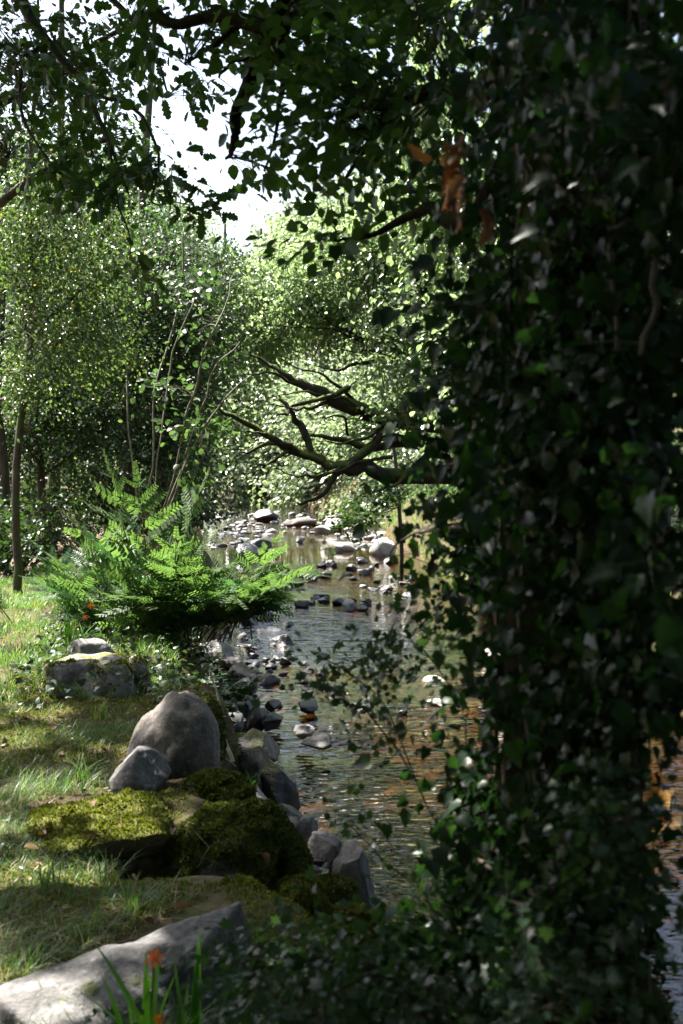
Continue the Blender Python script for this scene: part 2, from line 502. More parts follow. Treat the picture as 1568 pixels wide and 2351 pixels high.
def H(x, y):
    x = np.asarray(x, float); y = np.asarray(y, float)
    P = np.stack([x, y, np.zeros_like(x)], -1)
    wob = .18 * fbm(P * .9, 3, 5)
    sL = xl(y) - x + wob
    sR = x - xr(y) + wob
    s = np.maximum(sL, sR)
    bed = -1.0 + .10 * fbm(P * .8, 3, 8) + .05 * fbm(P * 3.1, 2, 9)
    topL = -.02 + .05 * fbm(P * .7, 3, 21) + .22 * np.maximum(0, -x - 6.0) * np.clip((-x - 6) / 8, 0, 1)
    topR = .35 + .10 * fbm(P * .6, 3, 22) + .20 * np.maximum(0, x - 4)
    top = np.where(sL > sR, topL, topR)
    w = np.where(sL > sR, np.where(y < 8, .36, .75), 1.1)
    k = sstep(-.25, 1, s / w)
    fine = .02 * fbm(P * 4.5, 3, 31) - .36 * np.exp(-(((x + .18) / .34) ** 2 + ((y - 3.62) / .34) ** 2) ** 2) - .26 * np.exp(-(((x + .70) / .2) ** 2 + ((y - 4.92) / .22) ** 2) ** 2)
    return bed * (1 - k) + top * k + fine
def axis(a, b, dense_a, dense_b, step, grow=1.16):
    v = list(np.arange(dense_a, dense_b + 1e-6, step))
    s = step; x = dense_b
    while x < b: s *= grow; x += s; v.append(x)
    s = step; x = dense_a
    while x > a: s *= grow; x -= s; v.insert(0, x)
    return np.array(v)
gx = axis(-200, 200, -3.6, 3.2, .06, 1.13)
gy = axis(-150, 260, 1.5, 13, .06, 1.05)
GX, GY = np.meshgrid(gx, gy)
GZ = H(GX, GY)
V = np.stack([GX, GY, GZ], -1).reshape(-1, 3)
nx, ny = len(gx), len(gy)
ii, jj = np.meshgrid(np.arange(ny - 1), np.arange(nx - 1), indexing='ij')
Q = np.stack([ii * nx + jj, ii * nx + jj + 1, (ii + 1) * nx + jj + 1, (ii + 1) * nx + jj], -1).reshape(-1, 4)
cz = V[Q][:, :, 2].mean(1)
wet = cz < ZW + .05
def sub(name, sel, mat):
    q = Q[sel]; u, inv = np.unique(q, return_inverse=True)
    link(name, fast_mesh(name, V[u], [inv.reshape(-1, 4)], True), mat, None, 'structure')
sub('ground', ~wet, M['soil'])
sub('stream_bed', wet, M['bed'])
wy = np.concatenate([np.arange(-20, 45, .5), np.arange(45, 140, 3.0)])
wv, wq = [], []
for i, y in enumerate(wy):
    a, b = xl(y) - 1.2, xr(y) + 1.4
    for k in range(5): wv.append((a + (b - a) * k / 4, y, ZW))
    if i:
        for k in range(4): wq.append(((i - 1) * 5 + k, (i - 1) * 5 + k + 1, i * 5 + k + 1, i * 5 + k))
link('stream_water', fast_mesh('stream_water', np.array(wv), [np.array(wq)]), M['water'], None, 'structure')
# path of trodden earth along the left bank
pc = curve_pts([(-6.5, 4, 0, .4), (-5.3, 9, 0, .42), (-4.35, 14, 0, .5), (-4.15, 18, 0, .55), (-4.5, 22, 0, .5), (-6.5, 27, 0, .5), (-10, 33, 0, .5)], 150)
pv, pq = [], []
for i, (x, y, z, w) in enumerate(pc):
    wl = w * (1 + .35 * float(fbm([y * 1.7, 1, 0], 3, 3))); wr = w * (1 + .35 * float(fbm([y * 1.9, 7, 0], 3, 4)))
    for k in range(9):
        xx = x - wl + (wl + wr) * k / 8
        pv.append((xx, y, float(H(xx, y)) + .008 + .012 * math.sin(k / 8 * math.pi)))
    if i:
        for k in range(8): pq.append(((i - 1) * 9 + k, (i - 1) * 9 + k + 1, i * 9 + k + 1, i * 9 + k))
link('path', fast_mesh('path', np.array(pv), [np.array(pq)], True), M['path'], None, 'structure')

# ------------------------------------------------------------------ sun shafts: gaps cut in the canopy to light chosen spots
LIT = []
def lit(u, v, z, r): LIT.append((Wz(u, v, z), r, .8))
for a in [(20, 1360, 0, .4), (60, 1430, 0, .22), (120, 1640, 0, .2), (170, 1790, 0, .24), (60, 1690, 0, .18), (250, 1850, .03, .22), (320, 1900, .03, .16),
          (60, 2010, 0, .2), (60, 2110, 0, .18), (200, 2000, 0, .13), (330, 2100, .02, .12), (60, 2260, 0, .16), (470, 2110, .1, .1), (330, 2160, .1, .13), (140, 2270, .05, .16), (250, 1500, .2, .3), (200, 1478, .15, .25),
          (560, 1880, 0, .12), (640, 1900, -.1, .1), (700, 1970, -.35, .11), (770, 1990, -.4, .08), (655, 1880, -.4, .08), (560, 1800, -.15, .12),
          (860, 1690, -.9, .22), (940, 1650, -.9, .36), (1010, 1570, -.8, .45), (1130, 1540, -.6, .55), (1550, 1850, -.6, .4), (1560, 1960, -.6, .3),
          (20, 1250, 0, .35), (60, 1215, 0, .3)]:
    lit(*a)
for (u, v, d, r) in [(380, 1620, 6.4, .2), (350, 1660, 6.4, .17), (330, 1740, 5.9, .16), (320, 1110, 10.1, .6), (360, 1200, 10.2, .5), (150, 1240, 11, .5), (240, 1240, 10.5, .4),
                     (600, 1330, 9.6, .35), (470, 1250, 10, .35), (400, 1290, 10, .35), (80, 1260, 11, .35),
                     (1080, 1760, 2.8, .13), (1060, 1960, 2.7, .13), (1090, 1650, 2.9, .09), (960, 1090, 3.3, .09), (830, 1220, 3.4, .08), (810, 1310, 3.5, .07), (910, 710, 3.1, .08), (1050, 1300, 3.3, .1), (1050, 2080, 2.7, .1), (1060, 430, 2.3, .05),
                     (1010, 2010, 2.7, .05)]:
    LIT.append((W(u, v, d), r, .8))
for (u, v, d, r, tm_) in [(640, 1215, 30, 2.2, 3), (720, 1215, 30, 1.8, 3), (560, 1200, 33, 2.0, 3), (760, 600, 17, 1.5, 3), (650, 690, 16.6, 1.2, 2.5), (850, 650, 16.5, 1.3, 3), (880, 770, 16, .8, 2), (120, 520, 12.4, 1.2, 1.6), (60, 720, 12.3, 1.0, 1.6), (230, 640, 12.8, .9, 1.6), (950, 280, 11.5, 1.6, 1.2), (1080, 480, 11.5, 1.5, 1.2), (1300, 300, 12.5, 1.2, 1.4), (640, 960, 40, 2.5, 4), (760, 1000, 39, 2.0, 4)]:
    LIT.append((W(u, v, d), r, tm_))
LP = np.array([p for p, r, q in LIT]); LR = np.array([r for p, r, q in LIT]); LT = np.array([q for p, r, q in LIT])
def carve(P, ms=None):
    keep = np.ones(len(P), bool)
    for p, r, tm_ in zip(LP, LR, LT):
        d = P - p
        t = d @ SUN
        q = np.linalg.norm(d - t[:, None] * SUN, axis=1)
        keep &= ~((q < r) & (t > tm_))
    return keep
def in_poly(u, v, poly):
    poly = np.array(poly, float); n = len(poly); c = np.zeros(u.shape, bool)
    j = n - 1
    for i in range(n):
        xi, yi = poly[i]; xj, yj = poly[j]
        c ^= ((yi > v) != (yj > v)) & (u < (xj - xi) * (v - yi) / (yj - yi + 1e-9) + xi)
        j = i
    return c

# ------------------------------------------------------------------ trees
def B(u, v, d, ru, rv, rd, n):
    return (W(u, v, d), np.array([ru * d / FD, rd, rv * d / FD]), n)
def sky_gap(P):
    a = P[:, 0] / np.maximum(P[:, 1], .1); e = (P[:, 2] - EYE) / np.maximum(P[:, 1], .1)
    w = .022 * fbm(np.stack([a * 30, e * 30, P[:, 1] * .3], -1), 3, 44)
    lo = -.135 + w; hi = np.interp(e, [.10, .2, .35], [-.062, -.05, -.05]) + w; fl = np.interp(a, [-.14, -.10, -.05], [.17, .155, .135]) + w
    return ~((P[:, 1] > 8) & (a > lo) & (a < hi) & (e > fl) & (rng.random(len(P)) < .95))
def foliage(parent, base, skel, blobs, per, size, tm, mat, spread=.16, twig_r=.006, bark=None, key=None, nobj=0, droop=.25, name='leaf', flat=.35,
            szvar=.3, do_carve=True, keep_fn=None, thin_poly=None, twig_seg=6, nup=1.0, crown='crown', leafgap=.2, facing=None, grp=7):
    """leafy sprays inside ellipsoids, each on a twig that leaves the nearest limb"""
    C = []
    for c, r, n in blobs:
        g = max(1, n // grp)
        v = unit(rng.normal(size=(g, 3))) * (rng.random((g, 1)) ** .45)
        ctr = (c + v * r)[rng.integers(0, g, n)]
        C.append(ctr + rng.normal(size=(n, 3)) * np.minimum(np.cbrt(np.prod(r)) * .26, .55) * np.array([1, 1, .5]))
    C = np.vstack(C)
    if do_carve: C = C[carve(C)]
    C = C[sky_gap(C)]
    if keep_fn is not None: C = C[keep_fn(C)]
    if not len(C): return
    skel = np.asarray(skel)
    d2 = ((C[:, None] - skel[None, :, :3]) ** 2).sum(-1)
    A = skel[d2.argmin(1), :3]
    dv = C - A; L = np.linalg.norm(dv, axis=1, keepdims=True)
    mid = (A + C) / 2 + rng.normal(size=C.shape) * .10 * L + np.array([0, 0, .12]) * L
    if bark is not None:
        mb = MB()
        ts = np.linspace(0, 1, twig_seg)[:, None]
        for a, m_, c, l in zip(A, mid, C, L[:, 0]):
            pts = (1 - ts) ** 2 * a + 2 * ts * (1 - ts) * m_ + ts ** 2 * c
            r0 = twig_r * (.5 + min(l, 3) * .6)
            mb.tube(pts, np.linspace(r0, twig_r * .35, twig_seg), 3, False)
        link('twigs', mb.mesh('twigs', base), bark, parent, 'stuff')
    n = len(C)
    # spray plane
    out = unit(dv + rng.normal(size=C.shape) * .25 * L)
    out[:, 2] -= droop; out = unit(out)
    up = unit(np.array([0, 0, nup]) + rng.normal(size=C.shape) * .45)
    side = unit(np.cross(out, up)); nrm = np.cross(side, out)
    k = per
    a = rng.normal(size=(n, k)) * spread * 1.5; b = rng.normal(size=(n, k)) * spread * .7; h = rng.normal(size=(n, k)) * spread * flat
    P = C[:, None] + a[..., None] * out[:, None] + b[..., None] * side[:, None] + h[..., None] * nrm[:, None]
    T = unit(out[:, None] * (.6 + rng.random((n, k, 1))) + side[:, None] * np.sign(b)[..., None] * rng.random((n, k, 1)) + rng.normal(size=(n, k, 3)) * .35 + np.array([0, 0, -droop]))
    N = unit(nrm[:, None] + rng.normal(size=(n, k, 3)) * .45)
    if facing is not None:
        N = unit(np.array(facing) + rng.normal(size=(n, k, 3)) * .6)
        T = unit(np.array([-.15, -.1, -.7]) + rng.normal(size=(n, k, 3)) * .7)
    P = P.reshape(-1, 3); T = T.reshape(-1, 3); N = N.reshape(-1, 3)
    S = size * (1 + szvar * rng.normal(size=len(P))).clip(.5, 1.7)
    ok = np.ones(len(P), bool)
    if do_carve: ok &= carve(P)
    if keep_fn is not None: ok &= keep_fn(P)
    ok &= sky_gap(P)
    ok &= ~((np.linalg.norm(P - np.array([0, 0, EYE]), axis=1) < 1.15))
    P, T, N, S = P[ok], T[ok], N[ok], S[ok]
    if nobj:
        u, v, f = proj(P)
        vis = (u > 0) & (u < 1568) & (v > 0) & (v < 2351) & (P[:, 1] > .3)
        sc_ = np.where(vis, S / f, 0)
        idx = np.argsort(-sc_)[:nobj]; idx = idx[sc_[idx] > 0]
        leaf_objs(name, P[idx], T[idx], N[idx], S[idx], tm, mat, parent, base, key)
        m_ = np.ones(len(P), bool); m_[idx] = False
        P, T, N, S = P[m_], T[m_], N[m_], S[m_]
    if len(P):
        V, F = leaf_cloud(P - base, T, N, S, tm)
        link(crown, fast_mesh(crown, V, [F]), mat, parent, 'stuff')
    return len(P)

def limb_obj(name, ctrl, parent, base, mat, sides=8, wob=.03, seed=0, n=None):
    c = curve_pts(ctrl, n, seed, wob)
    mb = MB(); mb.tube(c[:, :3], c[:, 3], sides)
    link(name, mb.mesh(name, base, True), mat, parent)
    return c
def tree(name, label, cat, trunk, limbs, mat, group=None, seed=0, sides=10, wob=.04):
    base = np.array(trunk[0][:3], float)
    gz = float(H(base[0], base[1]))
    base[2] = gz
    t = thing(name, label, cat, base, group)
    tr = [list(trunk[0][:2]) + [gz - .15, trunk[0][3] * 1.35], list(trunk[0][:2]) + [gz + .25, trunk[0][3]]] + [list(r) for r in trunk[1:]]
    sk = [limb_obj('trunk', tr, t, base, mat, sides, wob, seed)]
    sk[0] = sk[0][len(sk[0]) // 2:]
    for i, l in enumerate(limbs):
        sk.append(limb_obj('limb', l, t, base, mat, 7, wob, seed + i + 1))
    return t, base, np.vstack(sk)
def wr(u, v, d, r): return list(W(u, v, d)) + [r]

def keep_open(P):
    a = (P[:, 0] - xl(P[:, 1]))
    return ~((P[:, 1] > 13) & (P[:, 2] > 3.5) & (a > -.9) & (a < 1.5) & (rng.random(len(P)) < .9))
# ---- the ivy-clad tree on the right, its limbs hang into the top of the view
IT = [(.58, 2.75, -.3, .17), (.50, 2.72, .5, .15), (.50, 2.78, 1.6, .14), (.56, 2.95, 3.0, .125), (.55, 3.1, 5.0, .11), (.35, 3.4, 7.2, .07)]
limbs = [
    [(.55, 3.1, 4.4, .07), (.3, 3.9, 4.2, .055), wr(705, -130, 4.6, .045), wr(660, 0, 4.5, .046), wr(625, 75, 4.55, .038), wr(600, 132, 4.6, .032), wr(570, 192, 4.65, .026), wr(549, 262, 4.7, .022), wr(545, 325, 4.7, .016), wr(522, 365, 4.95, .006)],
    [wr(625, 78, 4.55, .03), wr(560, 46, 4.6, .028), wr(480, 40, 4.7, .024), wr(400, 52, 4.8, .02), wr(350, 18, 4.9, .016), wr(318, -50, 5.3, .008)],
    [wr(560, 48, 4.85, .013), wr(515, 85, 4.9, .010), wr(470, 118, 5, .007), wr(430, 150, 5.1, .004)],
    [wr(628, 80, 4.55, .018), wr(645, 170, 4.55, .014), wr(630, 270, 4.65, .008), wr(606, 390, 4.6, .004)],
    [wr(600, 132, 4.8, .014), wr(552, 130, 4.75, .010), wr(500, 170, 4.8, .005)],
    [(.56, 2.95, 3.0, .05), wr(1150, 180, 3.4, .035), wr(1000, 200, 3.9, .025), wr(880, 300, 4.2, .015), wr(790, 420, 4.3, .006)],
    [(.53, 2.9, 2.6, .04), wr(1100, 480, 3.4, .028), wr(980, 470, 3.7, .018), wr(860, 540, 3.9, .010), wr(780, 560, 4.0, .005)],
    [(.55, 3.1, 4.8, .06), (-.6, 4.5, 5.6, .05), (-1.8, 6.5, 6.3, .035), (-2.6, 8.5, 6.8, .02)],
    [(.55, 3.1, 5.0, .06), (1.2, 4.6, 5.8, .05), (1.8, 7, 6.4, .03), (2.2, 9.5, 6.9, .015)],
    [(.5, 3.2, 5.6, .05), (-.2, 1.5, 6.6, .04), (-1, -.8, 7, .02)],
]
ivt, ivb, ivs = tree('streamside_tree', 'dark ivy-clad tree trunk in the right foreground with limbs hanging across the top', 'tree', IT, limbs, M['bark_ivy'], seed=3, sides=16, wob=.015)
skyhole = [(360, 60), (470, 130), (540, 150), (590, 300), (650, 450), (620, 600), (470, 570), (400, 440), (330, 230)]
def keep_sky(P):
    u, v, f = proj(P)
    return ~(in_poly(u, v, skyhole) & (rng.random(len(P)) < .52))
foliage(ivt, ivb, ivs, [B(470, 70, 5.0, 190, 100, .35, 64), B(620, 40, 4.8, 120, 90, .35, 34), B(690, 150, 4.6, 120, 160, .4, 60), B(600, 360, 4.8, 100, 90, .3, 34),
                        B(790, 310, 4.2, 140, 180, .45, 66), B(860, 100, 4.0, 160, 160, .4, 56), B(790, 540, 4.0, 60, 40, .2, 8), B(970, 230, 3.8, 160, 240, .4, 50)],
        9, .045, OVATE, M['leaf_beech'], .10, .004, M['bark'], 'beech', 300, .3, keep_fn=keep_sky)
# the crown above the view: it shades the bank and the water's edge
foliage(ivt, ivb, ivs, [((-1.6, 5.2, 6.4), np.array([2.6, 3.0, 1.2]), 300), ((1.2, 6.0, 6.6), np.array([2.6, 3.4, 1.2]), 260), ((-2.9, 9.5, 7.4), np.array([2.2, 2.6, 1.0]), 190),
                        ((.2, 1.0, 7.2), np.array([3.6, 3.0, 1.3]), 260), ((.5, 3.0, 8.6), np.array([2.6, 3.0, 1.0]), 120), ((3.4, 2.6, 6.6), np.array([2.2, 3.4, 1.2]), 260), ((2.0, 9.5, 7.2), np.array([2.4, 2.4, 1.0]), 150)],
        26, .12, OVATE, M['leaf_beech'], .26, .008, M['bark'], droop=.15, keep_fn=keep_open)

# ---- oak whose branches reach in at the upper left
OT = [(-3.4, 5.6, 0, .24), (-3.3, 5.7, 2.0, .2), (-3.2, 5.9, 4.2, .16), (-2.9, 6.2, 7.0, .08)]
olimbs = [
    [(-3.25, 5.8, 3.4, .08), wr(-150, -150, 6.4, .05), wr(30, -20, 6.4, .035), wr(110, 90, 6.3, .024), wr(190, 210, 6.2, .016), wr(250, 330, 6.1, .01), wr(290, 450, 6.0, .005)],
    [wr(110, 90, 6.3, .014), wr(60, 200, 6.2, .01), wr(90, 330, 6.1, .006), wr(200, 460, 6.0, .003)],
    [wr(190, 210, 6.2, .012), wr(320, 270, 6.1, .009), wr(350, 400, 6.0, .006), wr(345, 460, 6.0, .004), wr(430, 470, 6.0, .003), wr(520, 490, 6, .002)],
    [wr(250, 330, 6.1, .007), wr(280, 480, 6.0, .005), wr(300, 590, 5.9, .003)],
    [(-3.2, 5.9, 3.9, .07), wr(60, -220, 6.8, .04), wr(220, -60, 6.9, .022), wr(330, 90, 6.8, .012), wr(380, 220, 6.7, .005)],
    [(-3.1, 6, 4.8, .08), (-2.2, 7.6, 6.0, .05), (-1.4, 9.6, 6.6, .02)],
    [(-3.1, 6, 5.0, .07), (-3.2, 3.6, 6.4, .05), (-3.0, .8, 6.8, .02)],
]
okt, okb, oks = tree('oak_tree', 'oak with lobed leaf sprays hanging in dark silhouette at the upper left', 'tree', OT, olimbs, M['bark'], seed=21, wob=.03)
foliage(okt, okb, oks, [B(90, 120, 6.3, 200, 150, .5, 44), B(280, 130, 6.6, 130, 150, .4, 30), B(180, 340, 6.1, 150, 110, .35, 28), B(340, 350, 6.0, 60, 120, .3, 18), B(430, 250, 6.3, 60, 80, .3, 8),
                        B(300, 590, 5.9, 45, 30, .12, 5), B(240, 450, 6.0, 70, 35, .15, 8), B(460, 480, 6.0, 80, 25, .1, 8), B(80, 430, 6.2, 70, 60, .2, 8)],
        7, .066, OAK, M['leaf_oak'], .07, .004, M['bark'], 'oak', 300, .35)
foliage(okt, okb, oks, [((-4.0, 8.8, 6.8), np.array([2.4, 3.2, 1.2]), 320), ((-4.2, 4.8, 7.0), np.array([2.6, 3.4, 1.3]), 320), ((-3.2, .5, 7.0), np.array([2.4, 3.0, 1.2]), 180)],
        26, .12, OVATE, M['leaf_oak'], .26, .008, M['bark'], droop=.15, keep_fn=keep_open)  # unseen upper crown of the oak, placed to shade the bank
# ---- unseen trees around the viewpoint, added to block light from behind and beside
for (x, y, lab) in ((-3.5, -6.5, 'broad unseen shade tree behind the viewpoint on the path side'), (1.5, -9, 'broad unseen shade tree behind the viewpoint near the bank'), (5.8, -3.0, 'broad unseen shade tree behind the viewpoint across the stream'), (6.5, 4.5, 'tall unseen shade tree across the stream to the right of the frame'), (-6.5, 0.5, 'broad unseen shade tree left of the viewpoint beyond the path'), (3.8, -6.5, 'broad unseen shade tree behind the viewpoint at the stream edge'), (-.8, -5.2, 'broad unseen shade tree directly behind the viewpoint'), (-5.2, -3.6, 'broad unseen shade tree behind the viewpoint on the left'), (8.2, .8, 'broad unseen shade tree on the far bank to the right of the viewpoint')):
    t, b, s = tree('bank_tree', lab, 'tree', [(x, y, 0, .25), (x + .1, y, 3, .2), (x - .1, y + .2, 7, .1)], [[(x, y, 3, .1), (x - 1, y + 1, 4.5, .06), (x - 2, y + 1.6, 6, .03)], [(x, y, 3.5, .1), (x + 1, y - 1, 5, .06), (x + 2, y - 1.4, 6.4, .03)]], M['bark'], 'unseen shade trees around the viewpoint', seed=int(x * 7 + 90))
    foliage(t, b, s, [(np.array([x, y, 4.2]), np.array([3.4, 2.8, 3.6]), 520)], 20, .175, RHOMB, M['leaf_wood'], .32)

# ---- left wood
def stand(name, label, x, y, h, r, blobs, per, size, mat, lean=(0, 0), group=None, spread=.2, tm=OVATE, bark='bark', seed=1, twr=.006, nobj=0, key=None, lb=None, kf=None, flat=.35, nup=1.0):
    tr = [(x, y, 0, r), (x + lean[0] * .3, y + lean[1] * .3, h * .33, r * .85), (x + lean[0] * .6, y + lean[1] * .6, h * .66, r * .6), (x + lean[0], y + lean[1], h, r * .25)]
    lbs = []
    rr = random.Random(seed)
    for bl in blobs:
        c, rad = bl[0], bl[1]
        zz = max(.15 * h, min(.85 * h, c[2] - rad[2] * .6 - .3)); k = zz / h
        sp = (x + lean[0] * k, y + lean[1] * k, zz)
        m_ = [(sp[i] + c[i]) / 2 + rr.uniform(-.2, .2) for i in range(3)]
        lbs.append([[*sp, r * .4], [*m_, r * .28], [*c, r * .14]])
    if lb: lbs += lb
    t, b, s = tree(name, label, 'tree', tr, lbs, M[bark], group, seed, 8, .06)
    foliage(t, b, s, blobs, per, size, tm, mat, spread, twr, M[bark], key, nobj, keep_fn=kf, flat=flat, nup=nup)
    return t
LW = 'trees of the wood on the left bank'
stand('alder_tree', 'tall alder with dense small leaves filling the upper left corner', -3.9, 10.5, 7.5, .13, [B(90, 200, 9.5, 220, 200, 1.0, 150), B(250, 320, 10, 150, 160, .8, 90), B(20, 350, 9.5, 90, 120, .8, 50), B(300, 60, 10, 140, 110, .8, 60)], 14, .042, M['leaf_wood'], (.5, 0), LW, .2, seed=31, nobj=300, key='alder', kf=keep_sky)
stand('birch_tree', 'sunlit yellowing birch with fine leaves at the left edge', -3.2, 12.6, 6.2, .045, [B(110, 480, 12.5, 210, 110, .7, 120), B(60, 620, 12.3, 150, 110, .7, 110), B(230, 620, 12.8, 120, 130, .6, 90), B(40, 760, 12.2, 120, 100, .7, 90), B(280, 480, 13.2, 80, 100, .6, 50), B(90, 880, 12.4, 130, 70, .6, 60), B(190, 760, 12.8, 110, 80, .5, 60)], 46, .033, M['leaf_yellow'], (.3, .1), LW, .17, seed=33, nobj=200, key='birch', bark='bark', twr=.003, nup=.35)
stand('ash_tree', 'green tree with dense leaves behind the pale hazel stems', -2.9, 17.5, 7.5, .10, [B(380, 620, 17, 150, 130, 1.3, 210), B(450, 740, 17.4, 110, 120, 1.2, 170), B(300, 740, 17.6, 120, 120, 1.2, 110), B(400, 870, 17.5, 130, 90, 1.1, 110), B(520, 640, 18, 60, 90, .8, 40)], 50, .041, M['leaf_wood'], (.4, 0), LW, .2, seed=35, nobj=100, key='ash')
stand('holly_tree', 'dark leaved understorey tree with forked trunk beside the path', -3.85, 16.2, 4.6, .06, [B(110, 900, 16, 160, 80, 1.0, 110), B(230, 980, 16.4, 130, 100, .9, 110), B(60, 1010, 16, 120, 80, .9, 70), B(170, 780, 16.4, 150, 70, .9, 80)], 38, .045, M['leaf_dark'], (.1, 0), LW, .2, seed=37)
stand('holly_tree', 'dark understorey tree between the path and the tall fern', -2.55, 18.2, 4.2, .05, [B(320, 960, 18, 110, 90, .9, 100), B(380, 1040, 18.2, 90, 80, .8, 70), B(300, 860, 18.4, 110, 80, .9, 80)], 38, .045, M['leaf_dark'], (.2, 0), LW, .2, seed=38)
stand('alder_tree', 'dark tree leaning over the far left water edge', -3.0, 23, 5.5, .11, [B(440, 960, 22, 70, 110, 1.0, 100), B(470, 840, 22, 60, 80, .9, 60), B(420, 1080, 22.5, 70, 50, .8, 50)], 24, .075, M['leaf_dark'], (.4, -.6), LW, .22, seed=39)
# curtain of leaves hanging to the water
stand('alder_sapling', 'thin dark sapling with leaves hanging down to the far left water edge', -2.55, 22.0, 2.6, .035, [B(455, 1130, 21.5, 14, 75, .2, 40), B(452, 1050, 21.5, 20, 50, .25, 26)], 16, .07, M['leaf_dark'], (.15, -.3), LW, .12, seed=41)
stand('ash_tree', 'tall deep green tree rising behind the birch to the upper left', -4.3, 19, 9.0, .10, [B(120, 420, 18.5, 200, 110, 1.1, 170), B(280, 480, 19, 130, 110, 1.0, 130), B(60, 620, 18.5, 150, 130, 1.0, 130), B(230, 650, 19, 130, 120, 1.0, 120), B(130, 800, 18.5, 180, 90, 1.0, 130)], 32, .055, M['leaf_wood'], (.3, 0), LW, .24, seed=36, kf=keep_sky)
# thin wood stems in the dark
for k, (x, y, h, r, l, lab) in enumerate([(-4.1, 15.2, 5.2, .075, .15, 'slim dark trunk at the path edge, leftmost of the wood'), (-4.6, 20, 5.5, .06, -.2, 'slim dark trunk beyond the path bend'), (-3.75, 20.5, 5.6, .05, .1, 'slim dark trunk behind the understorey tree'),
                                          (-3.1, 21.5, 6, .055, .25, 'slim dark trunk right of the path end'), (-5.6, 24, 6.5, .08, .1, 'thicker dark trunk deep in the left wood'), (-4.4, 26, 6.5, .07, -.1, 'straight dark trunk deep behind the tall fern'), (-3.6, 27, 6.5, .07, .2, 'straight dark trunk deep near the far water edge')]):
    p = np.array([x, y, h * .8])
    stand('wood_tree', lab, x, y, h, r, [(p, np.array([.9, .8, 1.0]), 46), (p + np.array([.3, .2, -1.6]), np.array([.8, .7, .7]), 30)], 22, .07, M['leaf_dark'], (l, .1), LW, .22, seed=50 + k)
# back of the left wood
for k, (x, y, h, lab) in enumerate([(-9.5, 26, 8, 'broad tree at the back of the left wood, nearest the left frame edge'), (-7.2, 30, 8.5, 'broad tree behind the path, second from the left at the back of the wood'), (-5.6, 34, 7.5, 'broad tree at the back of the left wood in its middle'), (-12.5, 36, 10, 'tall tree deep in the left wood'), (-8.5, 40, 10, 'tall pale tree deep behind the middle of the left wood')]):
    c = np.array([x, y, h * .55])
    stand('wood_tree', lab, x, y, h, .16, [(c + np.array([0, 0, h * .18]), np.array([2.4, 1.6, h * .3]), 190), (c + np.array([.6, -.4, -h * .25]), np.array([2.3, 1.4, h * .28]), 170)], 24, .13, M['leaf_wood'], (.3, 0), 'trees at the back of the left wood', .34, tm=RHOMB, seed=70 + k)
# shrub layer under the wood
for k, (u, v, d, w, h, lab) in enumerate([(30, 1120, 14.5, 1.0, .8, 'dark leafy shrub at the left edge beside the path'), (200, 1100, 19, 1.6, 1.0, 'dark shrub across the end of the path'), (340, 1110, 20, 1.2, 1.0, 'dark shrub behind the tall fern front'), (420, 1130, 21, .9, .8, 'dark shrub on the far left water edge'), (120, 1090, 17.5, 1.2, 1.2, 'dark shrub beside the path behind its left bend'), (-40, 1080, 18, 1.4, 1.4, 'dark shrub cut by the left frame edge'), (270, 1080, 24, 1.6, 1.6, 'dark shrub deep in the left wood')]):
    c = W(u, v, d); z0 = float(H(c[0], c[1]))
    t = thing('shrub', lab, 'shrub', (c[0], c[1], z0), 'shrubs under the left wood')
    b = np.array([c[0], c[1], z0]); mb = MB(); sk = []
    for q in range(7):
        e = b + np.array([rng.normal() * w * .4, rng.normal() * .3, h * (.6 + .5 * rng.random())])
        cc = curve_pts([[*b, .02], [*((b + e) / 2 + rng.normal(size=3) * .08), .014], [*e, .006]], 7); mb.tube(cc[:, :3], cc[:, 3], 5); sk.append(cc)
    link('stem', mb.mesh('stem', b), M['bark'], t)
    foliage(t, b, np.vstack(sk), [(b + np.array([0, 0, h * .55]), np.array([w, .6, h * .6]), 90)], 24, .06, OVATE, M['leaf_dark'], .16, .004, M['bark'])

for k, (x, y, w, h, lab) in enumerate([(2.6, 18.5, .9, 1.0, 'leafy shrub at the foot of the mossy trunk on the right bank'), (2.1, 24, 1.2, 1.1, 'leafy shrub on the right bank beside the still pool'), (1.9, 30, 1.3, 1.2, 'leafy shrub on the right bank beside the far riffle'),
                                       (3.6, 13.2, .9, .9, 'leafy shrub on the right bank behind the white stones'), (4.6, 10, 1.0, .9, 'leafy shrub on the right bank behind the near trunk'), (4.2, 21, 1.4, 1.3, 'leafy shrub higher on the right bank'), (6.2, 16, 1.6, 1.5, 'broad leafy shrub high on the right bank')]):
    z0 = float(H(x, y)); b = np.array([x, y, z0])
    t = thing('shrub', lab, 'shrub', b, 'shrubs on the right bank')
    mb = MB(); sk = []
    for q in range(7):
        e = b + np.array([rng.normal() * w * .4, rng.normal() * .3, h * (.6 + .5 * rng.random())])
        cc = curve_pts([[*b, .02], [*((b + e) / 2 + rng.normal(size=3) * .08), .014], [*e, .006]], 7); mb.tube(cc[:, :3], cc[:, 3], 5); sk.append(cc)
    link('stem', mb.mesh('stem', b), M['bark'], t)
    foliage(t, b, np.vstack(sk), [(b + np.array([0, 0, h * .55]), np.array([w, .8, h * .6]), 80)], 22, .07, OVATE, M['leaf_wood'], .18, .004, M['bark'])

